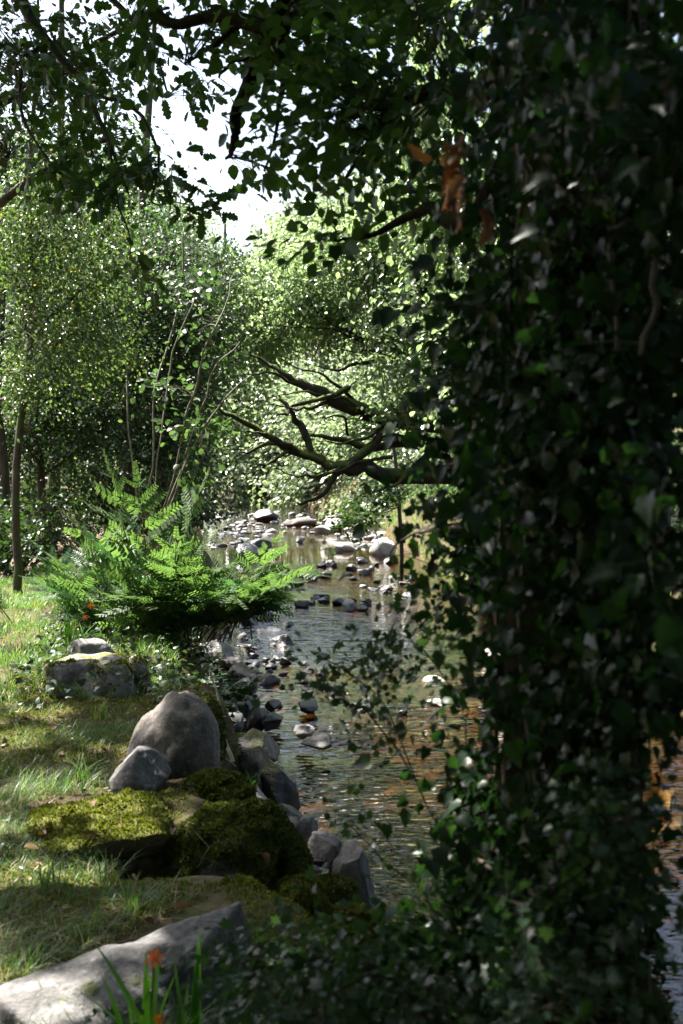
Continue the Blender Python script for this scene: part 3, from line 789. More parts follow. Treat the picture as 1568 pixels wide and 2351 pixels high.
# pale hazel stems leaning to the right
hz = thing('hazel_coppice', 'clump of thin pale leaning hazel stems on the left bank', 'tree', (*W(370, 1190, 14)[:2], float(H(*W(370, 1190, 14)[:2]))))
hb = np.array(hz.location); hs = []
for k, st in enumerate([[(335, 1190, 14, 0.010), (350, 1000, 14, .012), (378, 820, 14.2, 0.010), (405, 650, 14.4, .014), (418, 520, 14.6, .006)],
                        [(350, 1195, 14.3, .011), (372, 1010, 14.3, 0.010), (400, 840, 14.5, .011), (440, 700, 14.6, .010), (455, 610, 14.8, .004)],
                        [(365, 1190, 13.8, 0.010), (405, 1060, 13.7, 0.010), (440, 920, 13.6, .014), (480, 800, 13.6, .011), (515, 690, 13.8, .008), (530, 620, 14, .004)],
                        [(375, 1190, 13.6, .014), (430, 1030, 13.5, 0.010), (480, 900, 13.4, 0.010), (540, 780, 13.4, .006)],
                        [(380, 1185, 13.5, .011), (450, 1010, 13.3, 0.010), (520, 930, 13.2, .009), (585, 860, 13.2, .004)],
                        [(320, 1195, 14.6, 0.010), (300, 1010, 14.7, .011), (290, 830, 15, .010), (265, 700, 15.2, .005)]]):
    hs.append(limb_obj('stem', [wr(*s) for s in st], hz, hb, M['bark_pale'], 6, .05, 90 + k, 30))
foliage(hz, hb, np.vstack([s[12:] for s in hs]), [B(430, 640, 14.4, 120, 90, .5, 40), B(500, 760, 13.8, 80, 90, .4, 24), B(420, 960, 13.6, 100, 90, .4, 20), B(480, 1040, 13.4, 60, 60, .3, 14)], 9, .065, ROUND, M['leaf_wood'], .14, .003, M['bark_pale'], 'hazel', 60)

# ---- right bank: mossy limbed tree over the stream
d0 = 15.5
mt, mbse, msk = tree('mossy_tree', 'sunlit tree on the right bank with dark mossy limbs reaching over the stream', 'tree',
    [(2.05, 16.2, 0, .26), (1.75, 16.1, 1.6, .23), wr(1060, 950, 16, .19), wr(1000, 720, 16.4, .13), wr(930, 520, 16.8, .07)],
    [[wr(1060, 1090, 16, .13), wr(960, 1085, 15.8, .11), wr(850, 1078, 15.6, .09), wr(784, 1073, d0, .08), wr(720, 1048, 15.4, .062), wr(645, 1018, 15.2, .048), wr(580, 978, 15, .034), wr(500, 933, 14.8, .014)],
     [wr(735, 1060, 15.4, .045), wr(668, 1036, 15.2, .036), wr(610, 1028, 15.1, .028), wr(556, 1034, 15, .014)],
     [wr(712, 1040, 15.4, .042), wr(697, 985, 15.4, .05), wr(672, 950, 15.4, .036), wr(642, 915, 15.4, .02)],
     [wr(1050, 980, 16, .13), wr(900, 960, 15.9, .11), wr(784, 925, 15.8, .10), wr(700, 885, 15.8, .06), wr(630, 850, 15.8, .03), wr(560, 810, 15.8, .012)],
     [wr(800, 890, 15.6, .04), wr(725, 913, 15.4, .028), wr(665, 938, 15.3, .02), wr(622, 962, 15.2, .009)],
     [wr(1000, 1040, 15.9, .07), wr(904, 1008, 15.6, .06), wr(849, 1035, d0, .055), wr(784, 1090, 15.4, .045), wr(725, 1138, 15.3, .03), wr(685, 1142, 15.3, .012)],
     [wr(980, 1000, 15.9, .06), wr(880, 1025, 15.7, .05), wr(784, 1013, 15.6, .035), wr(705, 998, 15.5, .014)],
     [wr(1020, 820, 16.3, .10), wr(900, 790, 16.3, .08), wr(800, 760, 16.3, .055), wr(700, 700, 16.4, .03), wr(600, 670, 16.5, .012)],
     [wr(980, 700, 16.5, .08), wr(880, 620, 16.7, .05), wr(780, 560, 17, .025)],
     [wr(690, 1030, 15.4, .02), wr(640, 1045, 15.3, .013), wr(600, 1060, 15.2, .006)],
     [wr(800, 1000, 15.6, .02), wr(770, 960, 15.5, .013), wr(740, 965, 15.4, .006)],
     [wr(860, 830, 16.2, .03), wr(790, 850, 16, .02), wr(730, 840, 15.9, .008)],
     [wr(930, 520, 16.8, .07), (1.0, 16.6, 5.6, .06), (.9, 15.4, 7.0, .04), (.9, 14.2, 7.8, .02)], [wr(960, 600, 16.6, .07), (1.2, 17.4, 6.0, .05), (1.0, 18.4, 8.0, .02)], [(1.0, 16.6, 5.6, .05), (1.9, 14.5, 6.6, .035), (2.5, 12.0, 7.3, .015)], [(.9, 15.4, 7.0, .04), (.1, 14.2, 7.8, .025), (-.6, 13, 8.2, .012)], [(1.0, 17.8, 7.0, .04), (.3, 19, 8.4, .025), (-.6, 20, 9.2, .012)],
     *[[wr(u0, v0, d_, .026), wr((u0 * 2 + u1) / 3, (v0 * 2 + v1) / 3 + bw, d_ - .15, .019), wr((u0 + u1 * 2) / 3, (v0 + v1 * 2) / 3 + bw * .8, d_ - .3, .012), wr(u1, v1, d_ - .4, .004)] for u0, v0, u1, v1, d_, bw in
       [(900, 1000, 690, 1090, 15.7, 20), (860, 960, 610, 905, 15.8, -25), (820, 925, 640, 830, 15.9, -20), (900, 1050, 700, 1110, 15.6, -15), (760, 915, 590, 930, 15.5, 22), (950, 870, 760, 800, 16.1, -25), (840, 790, 620, 745, 16.3, -18),
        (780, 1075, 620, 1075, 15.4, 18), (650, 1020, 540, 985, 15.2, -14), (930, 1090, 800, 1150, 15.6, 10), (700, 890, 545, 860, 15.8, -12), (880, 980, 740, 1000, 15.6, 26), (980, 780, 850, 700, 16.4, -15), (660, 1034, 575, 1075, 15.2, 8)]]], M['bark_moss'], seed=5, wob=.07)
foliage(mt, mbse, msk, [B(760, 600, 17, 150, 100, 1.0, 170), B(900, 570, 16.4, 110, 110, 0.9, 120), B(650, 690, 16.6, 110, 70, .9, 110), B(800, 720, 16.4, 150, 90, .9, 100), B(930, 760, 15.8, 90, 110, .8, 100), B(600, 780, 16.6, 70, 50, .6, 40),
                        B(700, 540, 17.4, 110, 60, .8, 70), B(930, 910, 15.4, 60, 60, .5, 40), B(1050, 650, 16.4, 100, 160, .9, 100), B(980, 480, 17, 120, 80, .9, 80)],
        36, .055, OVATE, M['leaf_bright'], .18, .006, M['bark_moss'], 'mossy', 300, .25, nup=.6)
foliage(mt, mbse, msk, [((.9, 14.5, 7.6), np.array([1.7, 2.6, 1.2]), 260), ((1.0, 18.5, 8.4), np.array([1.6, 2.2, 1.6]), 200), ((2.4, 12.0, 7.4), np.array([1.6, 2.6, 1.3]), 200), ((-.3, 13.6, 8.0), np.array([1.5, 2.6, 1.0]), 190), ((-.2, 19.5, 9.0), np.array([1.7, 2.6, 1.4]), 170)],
        24, .11, OVATE, M['leaf_dark'], .25, .008, M['bark_moss'], droop=.15)  # added crown above the view, darker leaves, to darken the stream and its reflections
# hanging leafy strands
stand('alder_sapling', 'small dark leafed sapling hanging over the pool on the right', 1.0, 21.2, 2.6, .04, [B(820, 1215, 20.2, 40, 35, .3, 24), B(850, 1150, 20.4, 60, 40, .4, 26), B(900, 1120, 20.4, 60, 40, .4, 20)], 18, .06, M['leaf_dark'], (-.4, -.4), None, .14, seed=44)

# ---- far trees across the bend, bright in the sun
FT = 'sunlit trees beyond the bend of the stream'
for k, (u, d, h, bl, lab) in enumerate([
    (600, 44, 8.5, [(600, 900, 43, 110, 90, 1.6, 190), (560, 1030, 42, 80, 90, 1.4, 130), (650, 1080, 41.5, 100, 60, 1.2, 110)], 'pale sunlit tree beyond the bend, seen under the mossy limbs'),
    (740, 40, 8, [(740, 960, 39.5, 110, 110, 1.5, 200), (720, 1100, 38.5, 110, 50, 1.0, 110), (820, 1060, 39, 80, 90, 1.2, 110)], 'sunlit tree on the right of the bend behind the mossy limbs'),
    (520, 52, 10, [(500, 830, 51, 60, 110, 1.6, 110), (480, 960, 50, 60, 90, 1.5, 90), (500, 1090, 49, 70, 60, 1.4, 80)], 'pale tree at the gap where the stream bends away'),
    (900, 36, 9, [(900, 800, 35, 140, 150, 1.5, 210), (880, 1010, 34, 120, 120, 1.3, 190), (900, 1130, 33, 110, 60, 1.0, 90)], 'leafy tree on the right bank behind the mossy trunk'),
    (1080, 30, 9, [(1080, 700, 30, 200, 230, 1.6, 260), (1080, 1040, 29.5, 170, 150, 1.3, 190)], 'leafy tree on the right bank glimpsed through the ivy'),
    (1400, 27, 10, [(1380, 600, 27, 240, 300, 1.6, 260), (1380, 1050, 26.5, 230, 170, 1.3, 200)], 'leafy tree on the far right bank glimpsed through the ivy'),
    (620, 60, 8.5, [(620, 620, 59, 120, 100, 2.5, 210), (560, 740, 59, 100, 110, 2.5, 180), (700, 520, 60, 80, 60, 2, 90), (680, 760, 59, 110, 120, 2.5, 180)], 'tall hazy tree below the sky gap'),
    (430, 62, 9.5, [(430, 520, 62, 60, 90, 2.5, 90), (400, 660, 62, 80, 110, 2.5, 160), (330, 470, 62, 80, 110, 2.5, 130), (480, 700, 62, 60, 100, 2, 110)], 'tall hazy tree left of the sky gap'),
    (820, 56, 11, [(830, 560, 56, 140, 140, 2.5, 210), (840, 780, 56, 150, 130, 2.5, 190)], 'tall tree on the rise behind the sunlit crown')]):
    p = W(u, 1100, d)
    stand('far_tree', lab, p[0], p[1], h, .2, [B(*b) for b in bl], 34, (.05 + .0035 * d) * .75, M['leaf_far'], (0, 0), FT, .010 * d, tm=RHOMB, bark='bark', seed=100 + k)
# lit canopy behind the ivy at the upper right
RT = 'sunlit trees behind the ivy on the right'
for k, (x, y, h, bl, lab) in enumerate([
    (2.9, 11.5, 7.5, [(950, 280, 11.5, 170, 240, 1.0, 150), (1080, 480, 11.5, 180, 170, .9, 130), (850, 160, 12, 110, 150, .8, 70)], 'sunlit tree close behind the ivy at the upper right'),
    (4.2, 12.5, 8, [(1300, 300, 12.5, 220, 300, 1.0, 190), (1400, 700, 12.5, 200, 250, 1.0, 170), (1150, 800, 13, 120, 180, .8, 80)], 'green tree across the stream behind the trunk')]):
    stand('bank_tree', lab, x, y, h, .12, [B(*b) for b in bl], 30, .06, M['leaf_bright'], (-.3, 0), RT, .2, seed=120 + k, kf=keep_sky)

# ------------------------------------------------------------------ ivy on the near trunk
iv = thing('ivy', 'glossy dark ivy covering the near trunk and the whole right side', 'ivy', (.58, 2.6, float(H(.58, 2.6))))
ib = np.array(iv.location); isk = []
tc_ = curve_pts(IT, 60)
for k in range(9):
    a0 = rng.random() * 6.28; tw = rng.uniform(-1.5, 1.5); h0, h1 = (0, 59) if k < 6 else (5, 40)
    pts = []
    for i in range(h0, h1, 2):
        a = a0 + tw * i / 59 + .25 * math.sin(i * .5 + k); r = tc_[i, 3] + .012
        pts.append([tc_[i, 0] + r * math.cos(a), tc_[i, 1] + r * math.sin(a), tc_[i, 2], .007 * (1 - .6 * i / 59)])
    mb = MB(); c = np.array(pts); mb.tube(c[:, :3], c[:, 3], 5)
    link('vine_stem', mb.mesh('vine_stem', ib, True), M['vine'], iv); isk.append(c)
# loose vine strands reaching away from the trunk
for k, st in enumerate([[(1400, 560, 2.4, .0055), (1405, 800, 2.3, .0055), (1395, 1000, 2.3, .005), (1450, 1140, 2.2, .006), (1500, 1260, 2.1, .004)],
                        [(1210, 250, 2.6, .006), (1200, 330, 2.5, .0055), (1215, 420, 2.5, .006), (1190, 520, 2.6, .004)],
                        [(1300, 900, 2.6, .006), (1180, 880, 2.9, .005), (1080, 860, 3.1, .003)], [(1300, 1250, 2.6, .006), (1150, 1200, 3.0, .005), (980, 1220, 3.3, .004), (880, 1280, 3.4, .003)],
                        [(1300, 700, 2.6, .006), (1150, 680, 3.0, .005), (1000, 690, 3.1, .004), (900, 720, 3.1, .003)], [(1300, 1080, 2.6, .006), (1120, 1060, 3.0, .005), (960, 1090, 3.3, .003)],
                        [(1568, 40, 2.3, .0055), (1440, 110, 2.3, .0055), (1330, 180, 2.4, .005), (1280, 300, 2.4, .006), (1290, 420, 2.4, .004)],
                        [(1540, 420, 2.2, .0055), (1500, 520, 2.2, .0055), (1480, 700, 2.2, .006), (1440, 820, 2.2, .005)],
                        [(1250, 1950, 2.6, .006), (1150, 2000, 2.6, .005), (1070, 1960, 2.7, .004), (1050, 1850, 2.75, .003)]]):
    c = limb_obj('vine_stem', [wr(*s) for s in st], iv, ib, M['vine'], 5, .02, 200 + k, 24); isk.append(c)
isk = np.vstack(isk)
foliage(iv, ib, isk, [B(1340, 230, 3.0, 220, 260, .45, 110), B(1420, 620, 2.7, 180, 280, .4, 110), B(1245, 640, 3.1, 145, 150, .4, 66), B(1165, 860, 3.2, 130, 140, .4, 58), B(1170, 1080, 3.3, 125, 130, .4, 54), B(1110, 1260, 3.4, 120, 80, .35, 36),
                      B(1330, 1000, 2.5, 170, 330, .25, 110), B(1400, 1500, 2.45, 120, 230, .2, 46), B(1340, 1980, 2.45, 140, 240, .16, 40), B(1230, 1560, 2.9, 50, 160, .2, 20), B(1130, 1790, 2.85, 40, 110, .1, 18), B(1090, 2000, 2.75, 50, 140, .1, 20),
                      B(1480, 300, 2.2, 120, 300, .3, 50), B(1520, 1300, 2.2, 70, 300, .25, 36), B(1090, 2180, 2.6, 100, 110, .15, 24)],
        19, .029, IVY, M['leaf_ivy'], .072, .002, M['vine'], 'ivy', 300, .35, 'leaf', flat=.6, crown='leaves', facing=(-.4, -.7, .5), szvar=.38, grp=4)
k = 1500
ti = rng.random(k) ** 1.2 * 50; i0 = ti.astype(int); fr_ = (ti - i0)[:, None]
cc = tc_[i0] * (1 - fr_) + tc_[i0 + 1] * fr_
aa = rng.uniform(math.pi * .85, math.pi * 2.15, k)
O = np.stack([np.cos(aa), np.sin(aa), np.full(k, .35)], -1)
P = cc[:, :3] + O * (cc[:, 3:4] + rng.uniform(.01, .05, (k, 1)))
V, F = leaf_cloud(P - ib, unit(np.array([0, 0, -.8]) + rng.normal(size=P.shape) * .6), unit(O + rng.normal(size=P.shape) * .45), rng.uniform(.018, .042, k), IVY)
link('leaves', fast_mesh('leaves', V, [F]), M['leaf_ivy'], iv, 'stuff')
# single large leaves close to the lens and along the sunlit fringe
sp = [(1060, 170, 1.9, .045, .9), (1260, 405, 1.6, .04, .2), (1460, 375, 1.6, .042, .3), (905, 712, 3.0, .07, .5), (875, 715, 3.0, .05, .6), (955, 1090, 3.3, .045, .4), (835, 1215, 3.3, .055, .3), (840, 1255, 3.3, .05, .2), (805, 1318, 3.3, .05, .2),
      (1085, 1545, 2.6, .055, .9), (1410, 1312, 1.5, .045, .1), (1450, 1352, 1.5, .045, .2), (1540, 1420, 1.5, .05, .7), (1340, 2300, 1.75, .05, .8), (990, 600, 2.2, .05, .2), (1230, 525, 2.1, .05, .2), (1100, 1100, 2.8, .05, .4), (770, 565, 3.4, .05, .9),
      (1090, 1700, 2.75, .03, .4), (1085, 1790, 2.75, .035, .3), (1100, 1850, 2.7, .03, .5), (1075, 1930, 2.7, .03, .3), (1040, 1995, 2.7, .03, .2), (985, 2040, 2.65, .04, .3), (1060, 2060, 2.65, .03, .4), (1075, 2010, 2.7, .03, .3), (1030, 1960, 2.7, .03, .3)]
P = np.array([W(u, v, d) for u, v, d, s, k in sp]); S = np.array([s for *_, s, k in sp]) * .85
T = unit(np.stack([-(1 - np.array([k for *_, k in sp])) + .1, rng.normal(size=len(sp)) * .2, -np.array([k for *_, k in sp]) * .9], -1))
N = unit(np.array([0, -.5, .6]) + rng.normal(size=(len(sp), 3)) * .3)
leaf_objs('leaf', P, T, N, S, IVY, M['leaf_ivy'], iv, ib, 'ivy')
# dead leaves caught on the ivy
dt = thing('dead_leaf_cluster', 'cluster of hanging orange brown dead leaves in front of the ivy', 'dead leaves', W(1060, 430, 2.3))
db = np.array(dt.location)
k = 15
P = np.array([W(1055 + 28 * rng.normal(), 300 + 215 * (q + .5) / k, 2.3 + .025 * rng.normal()) for q in range(k)])
T = unit(np.array([0, 0, -.7]) + rng.normal(size=P.shape) * .6); N = unit(np.array([.2, -.7, .3]) + rng.normal(size=P.shape) * .9)
leaf_objs('leaf', P, T, N, rng.uniform(.03, .06, k), tmpl_fan([(.12, .1), (.24, .3), (.16, .42), (.27, .6), (.12, .85)], .5, .5, .55), M['leaf_dead'], dt, db, 'dead')
mb = MB(); mb.tube(np.array([W(1130, 230, 2.45), W(1090, 280, 2.35), W(1065, 380, 2.32), W(1060, 490, 2.3)]) - db, [.004, .003, .0025, .002], 5)
link('twig', mb.mesh('twig'), M['vine'], dt)

# ------------------------------------------------------------------ hawthorn in front, lower centre and right
hw = thing('hawthorn_bush', 'blue green hawthorn bush in the foreground below the ivy trunk', 'bush', (.45, 2.5, float(H(.45, 2.5))))
hwb = np.array(hw.location); hk = []
for k, st in enumerate([[(.45, 2.5, -.4, .006), wr(1000, 2330, 2.5, .002), wr(820, 2230, 2.7, .0022), wr(640, 2200, 2.9, .0022)], [(.45, 2.5, -.4, .006), wr(1060, 2150, 2.6, .002), wr(960, 1800, 3.1, .0022), wr(860, 1600, 3.5, .002), wr(720, 1500, 3.8, .002)],
                        [(.45, 2.5, -.4, .006), wr(950, 2300, 2.3, .0025), wr(700, 2330, 2.4, .002)], [(.45, 2.5, -.4, .006), wr(1200, 2300, 2.1, .0025), wr(1350, 2000, 2.1, .002), wr(1500, 1880, 2.1, .0015)], [wr(960, 1800, 3.1, .002), wr(900, 1700, 3.3, .0025), wr(800, 1620, 3.5, .002)],
                        [wr(1060, 2150, 2.6, .002), wr(900, 2000, 2.9, .0025), wr(800, 1900, 3.0, .002)], [wr(1060, 2100, 2.7, .008), wr(1080, 1700, 3.1, .002), wr(980, 1500, 3.5, .0022), wr(900, 1440, 3.6, .002)]]):
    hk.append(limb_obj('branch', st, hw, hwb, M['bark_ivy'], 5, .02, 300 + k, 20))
hk = np.vstack(hk)
foliage(hw, hwb, hk, [B(720, 2230, 2.7, 170, 70, .25, 60), B(600, 2190, 2.9, 60, 50, .12, 14), B(900, 2260, 2.5, 170, 90, .25, 60), B(740, 2320, 2.4, 200, 60, .2, 44), B(1080, 2290, 2.3, 150, 80, .2, 34),
                      B(830, 1570, 3.5, 90, 100, .2, 15), B(930, 1500, 3.6, 110, 90, .2, 18), B(760, 1500, 3.8, 50, 30, .1, 5), B(930, 1670, 3.2, 80, 60, .2, 8), B(1000, 1420, 3.5, 100, 80, .2, 20), B(810, 1900, 3.0, 40, 60, .08, 3), B(1080, 1560, 3.3, 80, 80, .15, 12),
                      B(1420, 1900, 2.1, 100, 70, .12, 20), B(1500, 2010, 2.1, 70, 90, .12, 16), B(1250, 2150, 2.1, 130, 120, .15, 22), B(1430, 2200, 2.1, 120, 120, .15, 18)],
        10, .027, HAW, M['leaf_haw'], .055, .002, M['vine'], 'haw', 300, .2, flat=.6, crown='leaves')

# ------------------------------------------------------------------ rocks
def sph(n):
    bm = bmesh.new(); bmesh.ops.create_icosphere(bm, subdivisions=n, radius=1)
    V = np.array([v.co[:] for v in bm.verts]); F = np.array([[v.index for v in f.verts] for f in bm.faces]); bm.free()
    return V, F
ICO = {k: sph(k) for k in (2, 3, 4, 5)}
def rock_mesh(seed, dims, cuts=9, rough=.06, sub=4, cutd=(.5, .85)):
    V, F = ICO[sub]
    V = V.copy()
    r = np.random.default_rng(seed)
    for _ in range(cuts):
        n = unit(r.normal(size=3)); d = r.uniform(*cutd)
        k = V @ n
        V = V - np.maximum(0, k - d)[:, None] * n
    V = V / np.abs(V).max(0)
    nrm = unit(V)
    V = V + nrm * (rough * fbm(V * 2.1 + seed, 4, seed % 97))[:, None] + nrm * (rough * .45 * fbm(V * 7 + seed, 4, seed % 89))[:, None]
    return fast_mesh('rock', V * (np.array(dims) / 2), [F], sub > 2)
def rock(name, label, u, v, d, w, h, dep, mat, seed, cuts=9, rough=.06, rz=0., tilt=0., sub=4, group=None, cat='rock', cutd=(.5, .85)):
    """centre seen at (u,v), d metres ahead; w,h are its apparent size in view pixels, dep its depth in metres"""
    c = W(u, v, d)
    me = rock_mesh(seed, (w * d / FD, dep, h * d / FD), cuts, rough, sub, cutd)
    o = link(name, me, M[mat])
    o.location = c.tolist(); o.rotation_euler = (0, tilt, rz)
    return tag(o, label, cat, group)
def moss_on(obj, n, size, mat, zmin=.2, seed=0, thr=-.2, nsc=5.0, parent=None, name='moss'):
    me = obj.data
    nv = len(me.polygons)
    ctr = np.empty(nv * 3, np.float32); me.polygons.foreach_get('center', ctr); ctr = ctr.reshape(-1, 3)
    nm = np.empty(nv * 3, np.float32); me.polygons.foreach_get('normal', nm); nm = nm.reshape(-1, 3)
    ar = np.empty(nv, np.float32); me.polygons.foreach_get('area', ar)
    Rm = np.array(obj.rotation_euler.to_matrix())
    wz = nm @ Rm.T
    w = ar * ((wz[:, 2] > zmin) & (fbm(ctr * nsc + seed, 3, seed) > thr))
    if w.sum() <= 0: return
    idx = rng.choice(nv, n, p=w / w.sum())
    V3 = np.empty(len(me.vertices) * 3, np.float32); me.vertices.foreach_get('co', V3); V3 = V3.reshape(-1, 3)
    pv = np.array([list(p.vertices)[:3] for p in me.polygons])[idx]
    a = rng.random((n, 2)); fl = a.sum(1) > 1; a[fl] = 1 - a[fl]
    P = V3[pv[:, 0]] * (1 - a.sum(1))[:, None] + V3[pv[:, 1]] * a[:, :1] + V3[pv[:, 2]] * a[:, 1:]
    lump = .6 + .8 * (fbm(P * 28 + seed, 2, seed + 3) + .5).clip(0, 1.4)
    T = unit(nm[idx] * 1.1 + rng.normal(size=P.shape) * .7); N = rng.normal(size=P.shape)
    Vv, F = leaf_cloud(P, T, N, size * lump * (.6 + .8 * rng.random(n)), RHOMB)
    link(name, fast_mesh(name, Vv, [F]), mat, parent or obj, 'stuff')

def block(name, label, corners, mat, seed, rough=.02, n=22, rnd=.12, cat='rock', nscale=7.0):
    """squared stone from 8 corners: bottom 4 then top 4, counter-clockwise"""
    bm = bmesh.new(); bmesh.ops.create_cube(bm, size=2)
    bmesh.ops.subdivide_edges(bm, edges=bm.edges[:], cuts=n, use_grid_fill=True)
    V = np.array([v.co[:] for v in bm.verts]); F = np.array([[v.index for v in f.verts] for f in bm.faces]); bm.free()
    s = V / np.maximum(np.linalg.norm(V, axis=1, keepdims=True), 1e-9)
    q = np.abs(V).max(1, keepdims=True)
    L = (np.abs(V) ** 6).sum(1, keepdims=True) ** (1 / 6.0)
    V = V * (1 - rnd) + (V / L) * rnd
    t = (V + 1) / 2
    C = np.array(corners, float)
    a, b, c = t[:, :1], t[:, 1:2], t[:, 2:]
    bot = C[0] * (1 - a) * (1 - b) + C[1] * a * (1 - b) + C[2] * a * b + C[3] * (1 - a) * b
    top = C[4] * (1 - a) * (1 - b) + C[5] * a * (1 - b) + C[6] * a * b + C[7] * (1 - a) * b
    X = bot * (1 - c) + top * c
    nr = unit(X - X.mean(0))
    X = X + nr * (rough * fbm(X * nscale + seed, 4, seed))[:, None] + rng.normal(size=X.shape) * rough * .03
    base = X.mean(0)
    o = link(name, fast_mesh(name, X - base, [F], True), M[mat]); o.location = base.tolist()
    return tag(o, label, cat)

# big boulder and its neighbours
rock('boulder', 'large smooth grey brown boulder on the bank edge, domed like an egg', 398, 1745, 6.3, 212, 320, .5, 'rock_boulder', 6, 6, .055, .3, .22, 5, cutd=(.8, .96))
rock('rock', 'pale grey rough rock leaning against the front left of the domed boulder', 322, 1785, 5.85, 138, 140, .36, 'rock_grey', 33, 10, .045, .2, .3, 5, cutd=(.55, .9))
r = block('rock', 'long flat topped stone with moss patches on the grass behind the boulder',
          [W(105, 1600, 7.6), W(312, 1640, 7.5), W(318, 1600, 8.1), W(120, 1560, 8.2), W(95, 1528, 7.7), W(295, 1512, 7.6), W(290, 1490, 8.1), W(120, 1508, 8.2)], 'rock_mossy', 7, .035, 22, .9)
moss_on(r, 2500, .012, M['moss'], .1, 4, .1)
r = rock('rock', 'mossy lump at the right end of the long flat topped stone', 316, 1560, 7.9, 62, 110, .3, 'rock_lmoss', 17, 8, .06, .4, 0, 4)
moss_on(r, 1200, .012, M['moss'], .2, 6, .1)
rock('rock', 'small grey stone behind the long flat topped stone beneath the orange flowers', 204, 1490, 8.6, 96, 48, .26, 'rock_lmoss', 19, 7, .05, .1, 0, 4)
# foreground slab
sA = Wz(-130, 2330, 0.0); sB = Wz(530, 2052, .10)
slab = block('stone_slab', 'long grey stone slab slanting across the lower left foreground', [Wz(170, 2420, 0) + [0, .06, -.6], Wz(560, 2170, 0) + [0, 0, -.65], Wz(600, 2080, 0) + [.02, .1, -.65], Wz(-60, 2300, 0) + [0, 0, -.6],
              Wz(150, 2440, .01), Wz(515, 2125, .12), Wz(570, 2046, .16), Wz(-40, 2262, .05)], 'rock_slab', 9, .015, 40, .3, nscale=8)
mc = bpy.data.objects.new('moss', None)
COL.objects.unlink(mc) if mc.name in COL.objects else None
bpy.data.objects.remove(mc)
ms = rock('rock', 'rough stone with yellow moss set against the front of the long slab', 492, 2185, 3.82, 100, 130, .18, 'rock_mossy', 23, 8, .08, .6, 0, 4)
moss_on(ms, 1600, .010, M['moss'], -.1, 9, -.1)
r = rock('rock', 'moss capped stone behind the top end of the long slab', 545, 2075, 4.5, 130, 130, .3, 'rock_mossy', 27, 7, .05, .5, 0, 4)
moss_on(r, 3500, .010, M['moss'], .3, 3, -.5)
r = rock('rock', 'low mossy stone between the grass and the long slab', 400, 2075, 4.5, 150, 60, .3, 'rock_fullmoss', 29, 6, .06, .3, 0, 4)
moss_on(r, 2200, .012, M['moss'], .2, 13, -.3)
# mossy ledge
lc = [Wz(120, 2060, -.3), Wz(395, 2045, -.3), Wz(420, 1960, -.3), Wz(60, 1930, -.3)]
ledge = block('mossy_ledge', 'broad squared stone ledge covered in yellow green moss on the bank', [*lc, Wz(90, 1965, .0), Wz(398, 1905, .045), Wz(378, 1806, .05), Wz(60, 1850, .0)], 'rock_fullmoss', 13, .04, 26, .7)
moss_on(ledge, 16000, .013, M['moss'], -.1, 21, -.9, 4.0)
step = block('mossy_ledge', 'lower mossy step under the front of the broad ledge', [Wz(250, 2090, -.4), Wz(385, 2085, -.4), Wz(400, 2010, -.4), Wz(250, 2010, -.4), Wz(240, 1985, -.1), Wz(392, 1968, -.1), Wz(398, 1920, -.08), Wz(240, 1930, -.08)], 'rock_fullmoss', 15, .035, 18, .7)
moss_on(step, 6000, .012, M['moss'], -.1, 23, -.5, 4.0)
# mossy mound and lumps down the bank
for (u, v, d, w, h, dep, sd, lab, nm, mt_) in [
    (545, 1990, 5.15, 310, 300, .55, 41, 'big rounded mound thick with dark green moss right of the ledge', 14000, 'moss_dark'),
    (500, 1835, 5.75, 130, 130, .4, 43, 'mossy hump between the boulder and the stream', 6000, 'moss_dark'),
    (470, 1700, 6.6, 90, 200, .4, 45, 'mossy bank stone behind the domed boulder', 3000, 'moss_dark'),
    (690, 2080, 4.9, 110, 140, .3, 47, 'mossy stone above the foreground hawthorn', 4200, 'moss'),
    (790, 2140, 4.8, 150, 110, .3, 49, 'low mossy stone behind the foreground hawthorn leaves', 3800, 'moss'),
    (650, 1985, 5.2, 110, 170, .35, 51, 'mossy flank stone right of the big mound', 3600, 'moss_dark'),
    (930, 2260, 4.6, 190, 120, .3, 53, 'mossy stone at the water edge behind the lower hawthorn', 3000, 'moss'),
    (760, 2060, 5.2, 120, 90, .3, 55, 'brown mossy flat stone left of the jagged rock', 1500, 'moss_dark')]:
    o = rock('mossy_rock', lab, u, v, d, w, h, dep, 'rock_fullmoss', sd, 5, .10, .3 * (sd % 5), 0, 4, cutd=(.75, .95))
    moss_on(o, nm, .014, M[mt_], -.05, sd, -.9, 5.0)
